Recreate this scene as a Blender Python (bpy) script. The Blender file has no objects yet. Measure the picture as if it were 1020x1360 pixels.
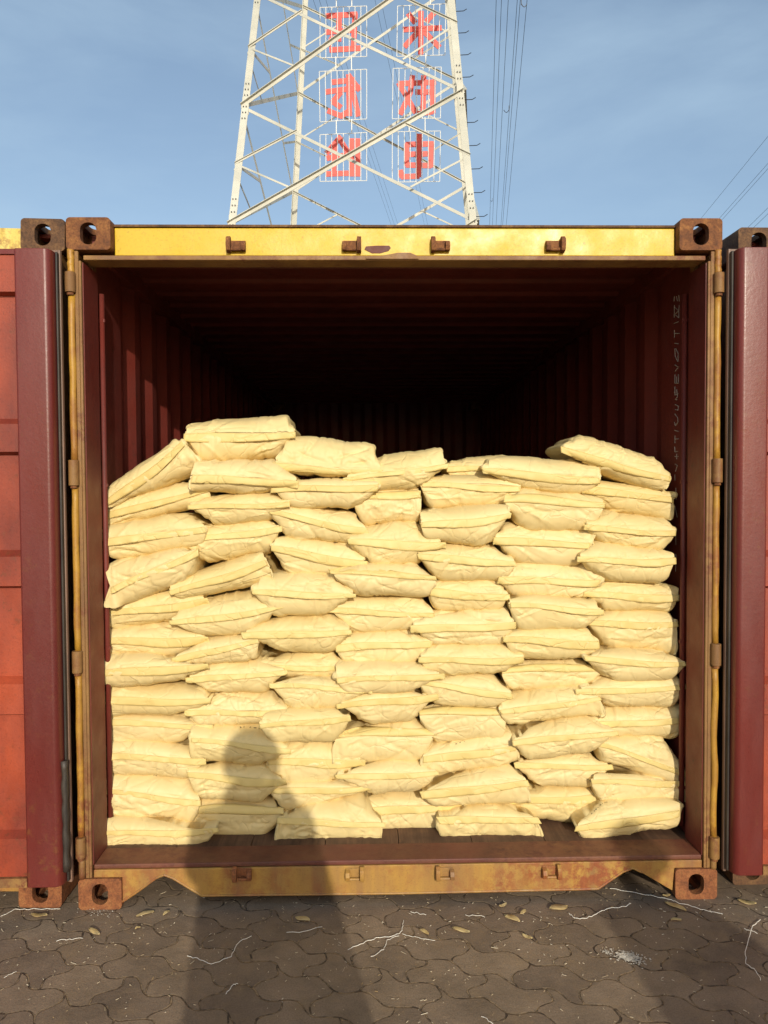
import bpy, bmesh, math, random
import numpy as np
from mathutils import Vector, Matrix

C = bpy.context
S = C.scene
R = math.radians
rng = random.Random(7)

# ------------------------------------------------------------ camera
CAM = np.array([-0.117, -2.8825, 1.5915])
YAW, PIT, ROL, FPX = 0.0215, -0.0320, -0.0058, 1021.0
_fw = np.array([math.sin(YAW), math.cos(YAW), 0.0]); _rt = np.array([math.cos(YAW), -math.sin(YAW), 0.0]); _up = np.array([0, 0, 1.0])
_f2 = _fw * math.cos(PIT) + _up * math.sin(PIT); _u2 = _up * math.cos(PIT) - _fw * math.sin(PIT)
_r3 = _rt * math.cos(ROL) + _u2 * math.sin(ROL); _u3 = _u2 * math.cos(ROL) - _rt * math.sin(ROL)
cam_d = bpy.data.cameras.new("camera"); cam = bpy.data.objects.new("camera", cam_d)
S.collection.objects.link(cam)
M = Matrix(((_r3[0], _u3[0], -_f2[0], CAM[0]), (_r3[1], _u3[1], -_f2[1], CAM[1]), (_r3[2], _u3[2], -_f2[2], CAM[2]), (0, 0, 0, 1)))
cam.matrix_world = M
cam_d.sensor_fit = 'HORIZONTAL'; cam_d.sensor_width = 36.0; cam_d.lens = 36.0 * FPX / 1020.0
cam_d.clip_start = 0.05; cam_d.clip_end = 3000
S.camera = cam

def ray(px, py):
    return _f2 + _r3 * ((px - 510) / FPX) + _u3 * ((680 - py) / FPX)
def on_y(px, py, y):                       # the point of the vertical plane y seen at that place
    d = ray(px, py); t = (y - CAM[1]) / d[1]; return CAM + d * t
def on_z(px, py, z=0.0):
    d = ray(px, py); t = (z - CAM[2]) / d[2]; return CAM + d * t

# ------------------------------------------------------------ light
SUN_EL, SUN_AZ = R(19.0), R(8.5)           # azimuth: how far the light travels towards -x while going +y
sun_travel = Vector((-math.sin(SUN_AZ) * math.cos(SUN_EL), math.cos(SUN_AZ) * math.cos(SUN_EL), -math.sin(SUN_EL)))
sd = bpy.data.lights.new("sun", 'SUN'); sd.energy = 3.25; sd.angle = R(0.55); sd.color = (1.0, 0.93, 0.79)
sun = bpy.data.objects.new("sun", sd); S.collection.objects.link(sun)
sun.rotation_euler = sun_travel.to_track_quat('-Z', 'Y').to_euler()
w = bpy.data.worlds.new("World"); S.world = w; w.use_nodes = True
nt = w.node_tree; nt.nodes.clear()
out = nt.nodes.new('ShaderNodeOutputWorld'); bg = nt.nodes.new('ShaderNodeBackground'); sky = nt.nodes.new('ShaderNodeTexSky')
sky.sky_type = 'NISHITA'; sky.sun_disc = False; sky.sun_elevation = SUN_EL
sky.sun_rotation = math.atan2(-sun_travel.x, -sun_travel.y)
sky.air_density = 1.0; sky.dust_density = 1.4; sky.ozone_density = 0.8
bg.inputs['Strength'].default_value = 0.15
tc = nt.nodes.new('ShaderNodeTexCoord'); mp = nt.nodes.new('ShaderNodeMapping'); mp.inputs['Rotation'].default_value = (0.1, 0.85, 0.2); mp.inputs['Scale'].default_value = (1.0, 1.3, 3.4)
nz = nt.nodes.new('ShaderNodeTexNoise'); nz.inputs['Scale'].default_value = 1.9; nz.inputs['Detail'].default_value = 7; nz.inputs['Roughness'].default_value = 0.55; nz.inputs['Distortion'].default_value = 0.35
cr = nt.nodes.new('ShaderNodeValToRGB'); cr.color_ramp.elements[0].position = 0.44; cr.color_ramp.elements[0].color = (0.16, 0.16, 0.16, 1); cr.color_ramp.elements[1].position = 0.72
cr.color_ramp.elements[1].color = (0.55, 0.55, 0.55, 1)
mx = nt.nodes.new('ShaderNodeMix'); mx.data_type = 'RGBA'; mx.inputs[7].default_value = (3.3, 4.5, 5.6, 1)
nt.links.new(tc.outputs['Generated'], mp.inputs['Vector']); nt.links.new(mp.outputs[0], nz.inputs['Vector']); nt.links.new(nz.outputs[0], cr.inputs[0])
nt.links.new(cr.outputs[0], mx.inputs[0]); nt.links.new(sky.outputs[0], mx.inputs[6]); nt.links.new(mx.outputs[2], bg.inputs[0]); nt.links.new(bg.outputs[0], out.inputs[0])
S.view_settings.view_transform = 'Standard'; S.view_settings.look = 'None'; S.view_settings.gamma = 1.0
S.view_settings.use_curve_mapping = False
S.view_settings.exposure = 0.0
S.render.resolution_x = 768; S.render.resolution_y = 1024
S.cycles.max_bounces = 8; S.cycles.diffuse_bounces = 5

# ------------------------------------------------------------ helpers
def lin(r, g, b):
    f = lambda c: (c / 255 / 12.92) if c / 255 <= 0.04045 else ((c / 255 + 0.055) / 1.055) ** 2.4
    return (f(r), f(g), f(b), 1)

class NM:                                   # small node-material builder
    def __init__(s, name, rough=0.6, metal=0.0, spec=0.5):
        s.m = bpy.data.materials.new(name); s.m.use_nodes = True; s.t = s.m.node_tree
        s.b = s.t.nodes['Principled BSDF']; s.b.inputs['Roughness'].default_value = rough
        s.b.inputs['Metallic'].default_value = metal; s.b.inputs['Specular IOR Level'].default_value = spec
        s.co = s.t.nodes.new('ShaderNodeTexCoord').outputs['Object']
    def n(s, kind, **kw):
        x = s.t.nodes.new(kind)
        for k, v in kw.items():
            if k[0] == '_': setattr(x, k[1:], v)
            else: x.inputs[k].default_value = v
        return x
    def l(s, a, b): s.t.links.new(a, b)
    def mapped(s, scale=(1, 1, 1), rot=(0, 0, 0), rand=False):
        m = s.n('ShaderNodeMapping'); m.inputs['Scale'].default_value = scale; m.inputs['Rotation'].default_value = rot
        s.l(s.co, m.inputs['Vector'])
        if rand:
            oi = s.n('ShaderNodeObjectInfo'); mu = s.n('ShaderNodeMath', _operation='MULTIPLY'); mu.inputs[1].default_value = 37.0
            s.l(oi.outputs['Random'], mu.inputs[0]); cb = s.n('ShaderNodeCombineXYZ'); s.l(mu.outputs[0], cb.inputs[0]); s.l(mu.outputs[0], cb.inputs[2])
            s.l(cb.outputs[0], m.inputs['Location'])
        return m.outputs[0]
    def noise(s, vec, scale, detail=5, rough=0.6, dist=0.0):
        x = s.n('ShaderNodeTexNoise'); x.inputs['Scale'].default_value = scale; x.inputs['Detail'].default_value = detail
        x.inputs['Roughness'].default_value = rough; x.inputs['Distortion'].default_value = dist
        s.l(vec, x.inputs['Vector']); return x.outputs[0]
    def ramp(s, fac, stops):
        x = s.n('ShaderNodeValToRGB'); e = x.color_ramp.elements
        while len(e) < len(stops): e.new(0.5)
        for i, (p, c) in enumerate(stops):
            e[i].position = p; e[i].color = c if isinstance(c, tuple) else (c, c, c, 1)
        s.l(fac, x.inputs[0]); return x.outputs[0]
    def mix(s, fac, a, b, mode='MIX'):
        x = s.n('ShaderNodeMix', _data_type='RGBA', _blend_type=mode)
        for v, i in ((fac, 0), (a, 6), (b, 7)):
            if isinstance(v, (tuple, float, int)): x.inputs[i].default_value = v
            else: s.l(v, x.inputs[i])
        return x.outputs[2]
    def bump(s, h, strength=0.3, dist=0.01, prev=None):
        x = s.n('ShaderNodeBump'); x.inputs['Strength'].default_value = strength; x.inputs['Distance'].default_value = dist
        s.l(h, x.inputs['Height'])
        if prev: s.l(prev, x.inputs['Normal'])
        return x.outputs[0]
    def color(s, c):
        if isinstance(c, tuple): s.b.inputs['Base Color'].default_value = c
        else: s.l(c, s.b.inputs['Base Color'])
    def normal(s, n): s.l(n, s.b.inputs['Normal'])
    def rough(s, r): s.l(r, s.b.inputs['Roughness'])

def painted(name, c1, c2, rust=0.3, rough=0.45, scale=3.0, streak=(1, 1, 1), rustcol=None, edge=0.0, bumpy=0.25):
    k = NM(name, rough)
    v = k.mapped(streak)
    a = k.ramp(k.noise(v, scale, 6, 0.6), [(0.35, c1), (0.68, c2)])
    g = k.ramp(k.noise(k.mapped((1, 1, 1)), 26, 8, 0.72), [(0.62 - rust * 0.16, 0.0), (0.70 - rust * 0.12, 1.0)])
    gm = k.ramp(k.noise(k.mapped((1, 1, 1)), 2.1, 5, 0.65), [(0.42, 0.0), (0.62, 1.0)])
    f = k.n('ShaderNodeMath', _operation='MULTIPLY'); k.l(g, f.inputs[0]); k.l(gm, f.inputs[1])
    rc = rustcol or lin(92, 48, 28)
    rcol = k.mix(k.noise(v, 45, 4), rc, tuple(min(1, x * 1.8) for x in rc[:3]) + (1,))
    c = k.mix(f.outputs[0], a, rcol)
    fleck = k.ramp(k.noise(k.mapped((1, 1, 1)), 140, 3, 0.6), [(0.30, 0.72), (0.45, 1.0)])
    c = k.mix(0.8, c, fleck, 'MULTIPLY')
    k.color(c)
    k.rough(k.ramp(k.noise(v, 9, 5), [(0.3, rough - 0.1), (0.7, rough + 0.15)]))
    nn = k.bump(k.noise(k.mapped((1, 1, 1)), 55, 6, 0.7), bumpy, 0.004)
    nn = k.bump(f.outputs[0], -0.25, 0.003, nn)
    k.normal(nn)
    return k.m

MAT = {}
MAT['yellow'] = painted("yellow_paint", lin(206, 170, 28), lin(210, 175, 33), rust=0.0, rough=0.42, scale=2.0, bumpy=0.15)
MAT['ochre'] = painted("ochre_paint", lin(148, 110, 60), lin(116, 82, 50), rust=1.0, rough=0.6, scale=6, streak=(1, 1, .35))
MAT['yellow_worn'] = painted("worn_yellow_paint", lin(178, 136, 60), lin(134, 98, 62), rust=1.3, rough=0.55, scale=3.2, streak=(2.4, 1, .25), rustcol=lin(120, 66, 36))
MAT['rod'] = painted("yellow_rod_paint", lin(190, 146, 52), lin(150, 104, 42), rust=1.5, rough=0.5, scale=9, streak=(1, 1, .3), rustcol=lin(120, 72, 36))
MAT['red_in'] = painted("interior_red_paint", lin(116, 46, 36), lin(96, 38, 31), rust=0.35, rough=0.55, scale=2.2, rustcol=lin(66, 34, 26))
MAT['red_door'] = painted("door_frame_red_paint", lin(114, 46, 39), lin(94, 34, 30), rust=0.4, rough=0.34, scale=2.2, streak=(1, 1, .3), bumpy=0.18)
MAT['orange_door'] = painted("faded_orange_paint", lin(170, 74, 44), lin(106, 40, 30), rust=0.5, rough=0.48, scale=1.8, streak=(1.5, 1, .8), bumpy=0.2)
MAT['sill_red'] = painted("threshold_red_paint", lin(104, 54, 42), lin(82, 46, 37), rust=1.6, rough=0.6, scale=5, rustcol=lin(100, 62, 42))
MAT['pale_yellow'] = painted("pale_yellow_paint", lin(226, 212, 130), lin(212, 178, 66), rust=0.9, rough=0.5, scale=7, streak=(3, 1, .5), rustcol=lin(120, 66, 34))

def rusty(name, a, b, c):
    k = NM(name, 0.8); v = k.mapped((1, 1, 1), rand=True)
    col = k.ramp(k.noise(v, 16, 8, 0.75, 0.4), [(0.28, a), (0.5, b), (0.68, c)])
    sp = k.ramp(k.noise(v, 120, 4, 0.7), [(0.35, 0.45), (0.55, 1.0)])
    k.color(k.mix(0.75, col, sp, 'MULTIPLY'))
    nn = k.bump(k.noise(v, 40, 8, 0.75), 0.6, 0.006); k.normal(nn)
    return k.m
MAT['rust'] = rusty("rusted_steel", lin(74, 42, 26), lin(124, 76, 40), lin(162, 110, 58))
MAT['rust_dark'] = rusty("dark_rusted_steel", lin(58, 42, 32), lin(104, 72, 46), lin(140, 106, 66))
MAT['rust_red'] = rusty("red_rusted_steel", lin(92, 54, 34), lin(140, 84, 48), lin(162, 110, 64))
k = NM("black_rubber", 0.55); k.color(k.ramp(k.noise(k.mapped((1, 1, .2)), 20, 5), [(0.35, lin(34, 30, 28)), (0.65, lin(66, 58, 50))])); k.normal(k.bump(k.noise(k.mapped((1, 1, .2)), 60, 4), 0.3, 0.003)); MAT['rubber'] = k.m
k = NM("grey_gasket_rubber", 0.5); k.color(k.ramp(k.noise(k.mapped((1, 1, .2)), 14, 5), [(0.35, lin(104, 82, 66)), (0.65, lin(134, 104, 88))])); MAT['gasket'] = k.m

# wooden container floor
k = NM("plywood_floor", 0.75)
c = k.ramp(k.noise(k.mapped((30, 2.0, 2)), 2.0, 8, 0.7), [(0.3, lin(78, 52, 38)), (0.7, lin(112, 82, 60))])
k.color(k.mix(0.8, c, k.ramp(k.noise(k.mapped(), 9, 6), [(0.35, 0.55), (0.6, 1.0)]), 'MULTIPLY')); k.normal(k.bump(k.noise(k.mapped((40, 3, 3)), 2, 6), 0.4, 0.003)); MAT['plywood'] = k.m

# sack paper / woven poly
def sack_mat(name, base, warm):
    k = NM(name, 0.52, spec=0.35)
    v = k.mapped((1, 1, 1), rand=True)
    oi = k.n('ShaderNodeObjectInfo')
    col = k.mix(oi.outputs['Random'], base, warm)
    col = k.mix(0.6, col, k.ramp(k.noise(v, 5, 6, 0.6), [(0.3, (0.93, 0.89, 0.80, 1)), (0.62, (1, 1, 1, 1))]), 'MULTIPLY')
    dirt = k.ramp(k.noise(v, 34, 7, 0.75), [(0.66, 0.0), (0.80, 0.35)])
    col = k.mix(dirt, col, lin(190, 150, 92))
    k.color(col)
    vo = k.n('ShaderNodeTexVoronoi'); vo.feature = 'F1'; vo.distance = 'MINKOWSKI' if False else 'EUCLIDEAN'; vo.inputs['Scale'].default_value = 11
    wv = k.n('ShaderNodeVectorMath', _operation='ADD'); nn_ = k.n('ShaderNodeTexNoise'); nn_.inputs['Scale'].default_value = 6; nn_.inputs['Detail'].default_value = 3
    k.l(v, nn_.inputs['Vector']); sc = k.n('ShaderNodeVectorMath', _operation='SCALE'); sc.inputs['Scale'].default_value = 0.10
    k.l(nn_.outputs['Color'], sc.inputs[0]); k.l(v, wv.inputs[0]); k.l(sc.outputs[0], wv.inputs[1]); k.l(wv.outputs[0], vo.inputs['Vector'])
    ve = k.n('ShaderNodeTexVoronoi'); ve.feature = 'DISTANCE_TO_EDGE'; ve.inputs['Scale'].default_value = 9
    vm = k.n('ShaderNodeMapping'); vm.inputs['Scale'].default_value = (1.0, 1.0, 1.5); vm.inputs['Rotation'].default_value = (0, .5, 0); k.l(wv.outputs[0], vm.inputs['Vector']); k.l(vm.outputs[0], ve.inputs['Vector'])
    er = k.ramp(ve.outputs['Distance'], [(0.0, 0.0), (0.05, 1.0)])
    msk = k.ramp(k.noise(v, 7, 3), [(0.42, 0.0), (0.60, 1.0)])
    er = k.mix(msk, (1, 1, 1, 1), er)
    n0 = k.bump(er, 0.42, 0.005)
    n1 = k.bump(vo.outputs['Distance'], 0.22, 0.016, n0)
    vo2 = k.n('ShaderNodeTexVoronoi'); vo2.feature = 'F1'; vo2.inputs['Scale'].default_value = 34; k.l(wv.outputs[0], vo2.inputs['Vector'])
    n2 = k.bump(vo2.outputs['Distance'], 0.15, 0.004, n1)
    n3 = k.bump(k.noise(v, 300, 2, 0.5), 0.12, 0.001, n2)
    k.normal(n3)
    return k.m
MAT['sack'] = sack_mat("cream_sack_paper", (0.75, 0.60, 0.305, 1), (0.72, 0.57, 0.268, 1))
MAT['flap'] = sack_mat("cream_flap_paper", (0.70, 0.545, 0.215, 1), (0.67, 0.51, 0.19, 1))
k = NM("dark_print_ink", 0.6); k.color(lin(60, 50, 34)); MAT['ink'] = k.m
k = NM("chalk", 0.9); k.color(lin(190, 176, 160)); MAT['chalk'] = k.m
k = NM("white_twine", 0.6); k.color(lin(232, 226, 214)); MAT['twine'] = k.m
k = NM("dry_leaf", 0.7); k.color(k.ramp(k.noise(k.mapped((1, 1, 1), rand=True), 12, 3), [(0.3, lin(178, 148, 92)), (0.7, lin(216, 194, 142))])); MAT['leaf'] = k.m
k = NM("straw", 0.7); k.color(k.ramp(k.noise(k.mapped(), 3, 3), [(0.35, lin(170, 140, 90)), (0.6, lin(216, 204, 180))])); MAT['straw'] = k.m
k = NM("powder", 0.9); k.color(k.ramp(k.noise(k.mapped(), 60, 6, 0.8), [(0.3, lin(120, 106, 88)), (0.6, lin(206, 198, 184))])); MAT['powder'] = k.m
# galvanised tower steel painted cream
k = NM("pale_tower_paint", 0.6)
k.color(k.ramp(k.noise(k.mapped(), 1.2, 5), [(0.3, lin(178, 177, 163)), (0.7, lin(208, 205, 190))])); MAT['tower'] = k.m
k = NM("dark_steel", 0.5); k.color(lin(44, 48, 56)); MAT['wire'] = k.m
k = NM("white_sign_frame", 0.5); k.color(lin(232, 232, 226)); MAT['signframe'] = k.m
k = NM("red_sign_letters", 0.5); k.color(k.ramp(k.noise(k.mapped(), 2, 4), [(0.3, lin(206, 62, 48)), (0.7, lin(220, 76, 60))])); MAT['signred'] = k.m

# ground pavers
k = NM("interlocking_pavers", 0.85, spec=0.3)
m0 = k.mapped((1, 1, 1), (0, 0, R(27)))
sx = k.n('ShaderNodeSeparateXYZ'); k.l(m0, sx.inputs[0])
def sinw(src, freq, amp, ph=0.0):
    a = k.n('ShaderNodeMath', _operation='MULTIPLY'); a.inputs[1].default_value = freq; k.l(src, a.inputs[0])
    a2 = k.n('ShaderNodeMath', _operation='ADD'); a2.inputs[1].default_value = ph; k.l(a.outputs[0], a2.inputs[0])
    b = k.n('ShaderNodeMath', _operation='SINE'); k.l(a2.outputs[0], b.inputs[0])
    d = k.n('ShaderNodeMath', _operation='MULTIPLY'); d.inputs[1].default_value = amp; k.l(b.outputs[0], d.inputs[0]); return d.outputs[0]
def add(a, b):
    x = k.n('ShaderNodeMath', _operation='ADD'); k.l(a, x.inputs[0]); k.l(b, x.inputs[1]); return x.outputs[0]
wob = k.n('ShaderNodeTexNoise'); wob.inputs['Scale'].default_value = 7.0; wob.inputs['Detail'].default_value = 3; k.l(m0, wob.inputs['Vector'])
ws = k.n('ShaderNodeMath', _operation='MULTIPLY_ADD'); ws.inputs[1].default_value = 0.05; ws.inputs[2].default_value = -0.025; k.l(wob.outputs[0], ws.inputs[0])
xx = add(add(sx.outputs[0], sinw(sx.outputs[1], 2 * math.pi / 0.132, 0.017)), ws.outputs[0])
yy = add(add(sx.outputs[1], sinw(sx.outputs[0], 2 * math.pi / 0.176, 0.019, 0.8)), ws.outputs[0])
cb = k.n('ShaderNodeCombineXYZ'); k.l(xx, cb.inputs[0]); k.l(yy, cb.inputs[1])
br = k.n('ShaderNodeTexBrick'); br.offset = 0.5; br.inputs['Scale'].default_value = 1.0; br.inputs['Brick Width'].default_value = 0.21; br.inputs['Row Height'].default_value = 0.132
br.inputs['Mortar Size'].default_value = 0.0042; br.inputs['Mortar Smooth'].default_value = 0.6; br.inputs['Bias'].default_value = 0.0
br.inputs['Color1'].default_value = (0.26, 0.26, 0.26, 1); br.inputs['Color2'].default_value = (0.74, 0.74, 0.74, 1); br.inputs['Mortar'].default_value = (0.5, 0.5, 0.5, 1)
k.l(cb.outputs[0], br.inputs['Vector'])
body = k.ramp(br.outputs['Color'], [(0.2, lin(120, 103, 87)), (0.8, lin(148, 128, 106))])
stain = k.ramp(k.noise(k.mapped(), 3.2, 7, 0.7), [(0.34, 0.60), (0.60, 1.05)])
body = k.mix(0.9, body, stain, 'MULTIPLY')
grit = k.ramp(k.noise(k.mapped(), 190, 5, 0.75), [(0.32, 0.62), (0.52, 1.0), (0.75, 1.35)])
body = k.mix(0.8, body, grit, 'MULTIPLY')
joint = k.mix(k.ramp(k.noise(k.mapped(), 28, 5, 0.7), [(0.42, 0.0), (0.58, 1.0)]), lin(72, 60, 50), lin(146, 124, 96))
br2f = k.ramp(br.outputs['Fac'], [(0.05, 0.0), (0.7, 1.0)])
sandy = k.ramp(k.noise(k.mapped(), 10, 7, 0.75), [(0.50, 0.0), (0.70, 0.6)])
c = k.mix(sandy, body, lin(140, 118, 90)); c = k.mix(br2f, c, joint); k.color(c)
inv = k.n('ShaderNodeMath', _operation='SUBTRACT'); inv.inputs[0].default_value = 1.0; k.l(br.outputs['Fac'], inv.inputs[1])
n1 = k.bump(inv.outputs[0], 0.8, 0.008); n2 = k.bump(k.noise(k.mapped(), 120, 6, 0.75), 0.5, 0.004, n1); n3 = k.bump(k.noise(k.mapped(), 9, 4, 0.6), 0.35, 0.015, n2); k.normal(n3)
MAT['pavers'] = k.m

# ------------------------------------------------------------ object helpers
def link(o, parent=None):
    S.collection.objects.link(o)
    if parent is not None: o.parent = parent
    return o
def tag(o, label=None, cat=None, group=None, kind=None):
    if label: o['label'] = label
    if cat: o['category'] = cat
    if group: o['group'] = group
    if kind: o['kind'] = kind
    return o
def empty(name, loc=(0, 0, 0), rot=(0, 0, 0)):
    o = bpy.data.objects.new(name, None); o.location = loc; o.rotation_euler = rot; o.empty_display_size = 0.2
    return link(o)
def obj(name, bm, mat, parent=None, smooth=False, loc=None, bevel=0.0):
    me = bpy.data.meshes.new(name)
    if isinstance(bm, bmesh.types.BMesh):
        bmesh.ops.recalc_face_normals(bm, faces=bm.faces); bm.to_mesh(me); bm.free()
    else:
        v, f = bm; me.from_pydata([tuple(map(float, p)) for p in v], [], [tuple(int(i) for i in q) for q in f])
        b2 = bmesh.new(); b2.from_mesh(me); bmesh.ops.recalc_face_normals(b2, faces=b2.faces); b2.to_mesh(me); b2.free()
    me.materials.append(mat)
    if smooth: me.polygons.foreach_set('use_smooth', [True] * len(me.polygons))
    o = bpy.data.objects.new(name, me)
    if loc is not None: o.location = loc
    link(o, parent)
    if bevel > 0:
        b = o.modifiers.new('bevel', 'BEVEL'); b.width = bevel; b.segments = 2; b.limit_method = 'ANGLE'; b.angle_limit = R(40)
        me.polygons.foreach_set('use_smooth', [True] * len(me.polygons))
        wn = o.modifiers.new('wn', 'WEIGHTED_NORMAL'); wn.keep_sharp = True
    return o
def box(bm, x0, x1, y0, y1, z0, z1):
    vs = [bm.verts.new(p) for p in ((x0, y0, z0), (x1, y0, z0), (x1, y1, z0), (x0, y1, z0), (x0, y0, z1), (x1, y0, z1), (x1, y1, z1), (x0, y1, z1))]
    for f in ((0, 3, 2, 1), (4, 5, 6, 7), (0, 1, 5, 4), (1, 2, 6, 5), (2, 3, 7, 6), (3, 0, 4, 7)): bm.faces.new([vs[i] for i in f])
    return bm
def nb(): return bmesh.new()
def B(*a): return box(nb(), *a)
def prism_xz(bm, pts, y0, y1):
    a = [bm.verts.new((p[0], y0, p[1])) for p in pts]; b = [bm.verts.new((p[0], y1, p[1])) for p in pts]
    bm.faces.new(a); bm.faces.new(b[::-1])
    n = len(pts)
    for i in range(n): bm.faces.new((a[i], b[i], b[(i + 1) % n], a[(i + 1) % n]))
    return bm
def prism_xy(bm, pts, z0, z1):
    a = [bm.verts.new((p[0], p[1], z0)) for p in pts]; b = [bm.verts.new((p[0], p[1], z1)) for p in pts]
    bm.faces.new(a[::-1]); bm.faces.new(b)
    n = len(pts)
    for i in range(n): bm.faces.new((a[i], a[(i + 1) % n], b[(i + 1) % n], b[i]))
    return bm
def tube(bm, pts, r, seg=8, caps=True, flat=1.0):
    pts = [Vector(p) for p in pts]; rings = []
    for i, p in enumerate(pts):
        d = (pts[min(i + 1, len(pts) - 1)] - pts[max(i - 1, 0)]).normalized()
        a = d.cross(Vector((0, 0, 1))) if abs((pts[-1] - pts[0]).normalized().z) < .8 else d.cross(Vector((1, 0, 0)))
        if a.length < 1e-3: a = d.cross(Vector((.3, 1, .2)))
        a.normalize(); b = d.cross(a).normalized()
        rr = r[i] if isinstance(r, (list, tuple)) else r
        rings.append([bm.verts.new(p + a * (rr * math.cos(2 * math.pi * q / seg)) + b * (rr * flat * math.sin(2 * math.pi * q / seg))) for q in range(seg)])
    for i in range(len(rings) - 1):
        for q in range(seg): bm.faces.new((rings[i][q], rings[i][(q + 1) % seg], rings[i + 1][(q + 1) % seg], rings[i + 1][q]))
    if caps: bm.faces.new(rings[0][::-1]); bm.faces.new(rings[-1])
    return bm
def sheet(bm, prof, axis_pts):              # sweeps a polyline profile between two offsets
    a = [bm.verts.new(axis_pts[0](p)) for p in prof]; b = [bm.verts.new(axis_pts[1](p)) for p in prof]
    for i in range(len(prof) - 1): bm.faces.new((a[i], a[i + 1], b[i + 1], b[i]))
    return bm
def copy_tree(o, parent=None):
    c = o.copy(); S.collection.objects.link(c)
    if parent is not None: c.parent = parent
    for ch in list(o.children): copy_tree(ch, c)
    return c
def baked(o):                               # evaluate modifiers into plain mesh
    C.view_layer.update(); dg = C.evaluated_depsgraph_get()
    me = bpy.data.meshes.new_from_object(o.evaluated_get(dg)); return me

# ------------------------------------------------------------ ground
bm = nb(); Rg = 900
for (x0, x1, y0, y1) in ((-Rg, Rg, -Rg, Rg),):
    vs = [bm.verts.new(p) for p in ((x0, y0, 0), (x1, y0, 0), (x1, y1, 0), (x0, y1, 0))]; bm.faces.new(vs)
tag(obj('ground', bm, MAT['pavers']), kind='structure')

# ------------------------------------------------------------ corner casting (prototype mesh with real openings)
CW, CH, CD = 0.162, 0.118, 0.178
def rrect(w, h, r, n=6):
    p = []
    for cx, cy, a0 in ((w / 2 - r, h / 2 - r, 0), (-w / 2 + r, h / 2 - r, 90), (-w / 2 + r, -h / 2 + r, 180), (w / 2 - r, -h / 2 + r, 270)):
        for i in range(n + 1):
            a = R(a0 + 90 * i / n); p.append((cx + r * math.cos(a), cy + r * math.sin(a)))
    return p
def casting_mesh(name, mat, top=True):
    bm = prism_xz(nb(), [(x, z) for x, z in rrect(CW, CH, 0.015)], 0, CD)
    bmesh.ops.recalc_face_normals(bm, faces=bm.faces)
    me = bpy.data.meshes.new(name); bm.to_mesh(me); bm.free(); o = bpy.data.objects.new(name, me); link(o)
    cuts = []
    def cutter(bm):
        bmesh.ops.recalc_face_normals(bm, faces=bm.faces)
        m2 = bpy.data.meshes.new('cut'); bm.to_mesh(m2); bm.free(); c = bpy.data.objects.new('cut', m2); link(c); cuts.append(c)
        md = o.modifiers.new('b', 'BOOLEAN'); md.operation = 'DIFFERENCE'; md.object = c; md.solver = 'EXACT'
    cutter(B(-CW / 2 + .028, CW / 2 - .028, .03, CD - .028, -CH / 2 + .022, CH / 2 - .022))
    cutter(prism_xz(nb(), rrect(0.060, 0.080, 0.028), -.02, .05))
    zz = (CH / 2 - .05, CH / 2 + .02)
    cutter(prism_xy(nb(), [(a, b + CD / 2) for a, b in rrect(0.06, 0.11, 0.029)], *zz))
    b = o.modifiers.new('bv', 'BEVEL'); b.width = 0.003; b.segments = 2; b.limit_method = 'ANGLE'; b.angle_limit = R(35)
    m = baked(o); m.name = name; m.materials.clear(); m.materials.append(mat)
    bpy.data.objects.remove(o)
    for c in cuts: bpy.data.objects.remove(c)
    return m
CAST = {k_: casting_mesh('corner_casting', MAT[k_]) for k_ in ('rust', 'rust_dark', 'rust_red')}
def casting(parent, x, y, z, key, flip=False, back=False):
    o = bpy.data.objects.new('corner_casting', CAST[key]); o.location = (x, y, z)
    o.scale = (1, 1, -1 if flip else 1)
    if back: o.rotation_euler = (0, 0, math.pi)
    return link(o, parent)

W2, HT, LEN = 1.219, 2.591, 6.058
def corr(y0, y1, x, depth, sgn, period=0.278):
    p = []; y = y0
    seq = ((0.070, 0), (0.068, 1), (0.072, 1), (0.068, 0))
    p.append((x, y)); cur = 0
    while y < y1:
        for d, lvl in seq:
            y += d
            p.append((x + sgn * depth * lvl, min(y, y1)))
            if y >= y1: break
    return p

def thick(o, t, off=0):
    s = o.modifiers.new('solid', 'SOLIDIFY'); s.thickness = t; s.offset = off

# ------------------------------------------------------------ our container
box_c = empty('shipping_container', (0, 0, 0))
tag(box_c, 'open yellow and dark red shipping container filled with a wall of cream sacks', 'shipping container', 'shipping containers standing side by side')
xc = W2 - CW / 2
for sx_ in (-1, 1):
    casting(box_c, sx_ * xc, 0, HT - CH / 2, 'rust'); casting(box_c, sx_ * xc, 0, CH / 2, 'rust_red', flip=True)
    casting(box_c, sx_ * xc, LEN, HT - CH / 2, 'rust', back=True); casting(box_c, sx_ * xc, LEN, CH / 2, 'rust', flip=True, back=True)
# header
xi = W2 - CW
hb = nb(); HB, HL = on_y(500, 341, .04)[2], on_y(500, 345.5, .022)[2]
box(hb, -xi + .002, xi - .002, .040, .10, HB + .003, 2.566)
hd = obj('header_beam', hb, MAT['yellow'], box_c, bevel=.004)
lip = nb(); box(lip, -xi + .002, xi - .002, .034, .11, 2.568, 2.576)
# slightly wavy dark top flashing
obj('header_flashing', lip, MAT['rust_dark'], hd)
hl = nb(); box(hl, -1.166, 1.166, .022, .120, HL, HB)
obj('header_lip', hl, MAT['ochre'], hd, bevel=.003)
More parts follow.
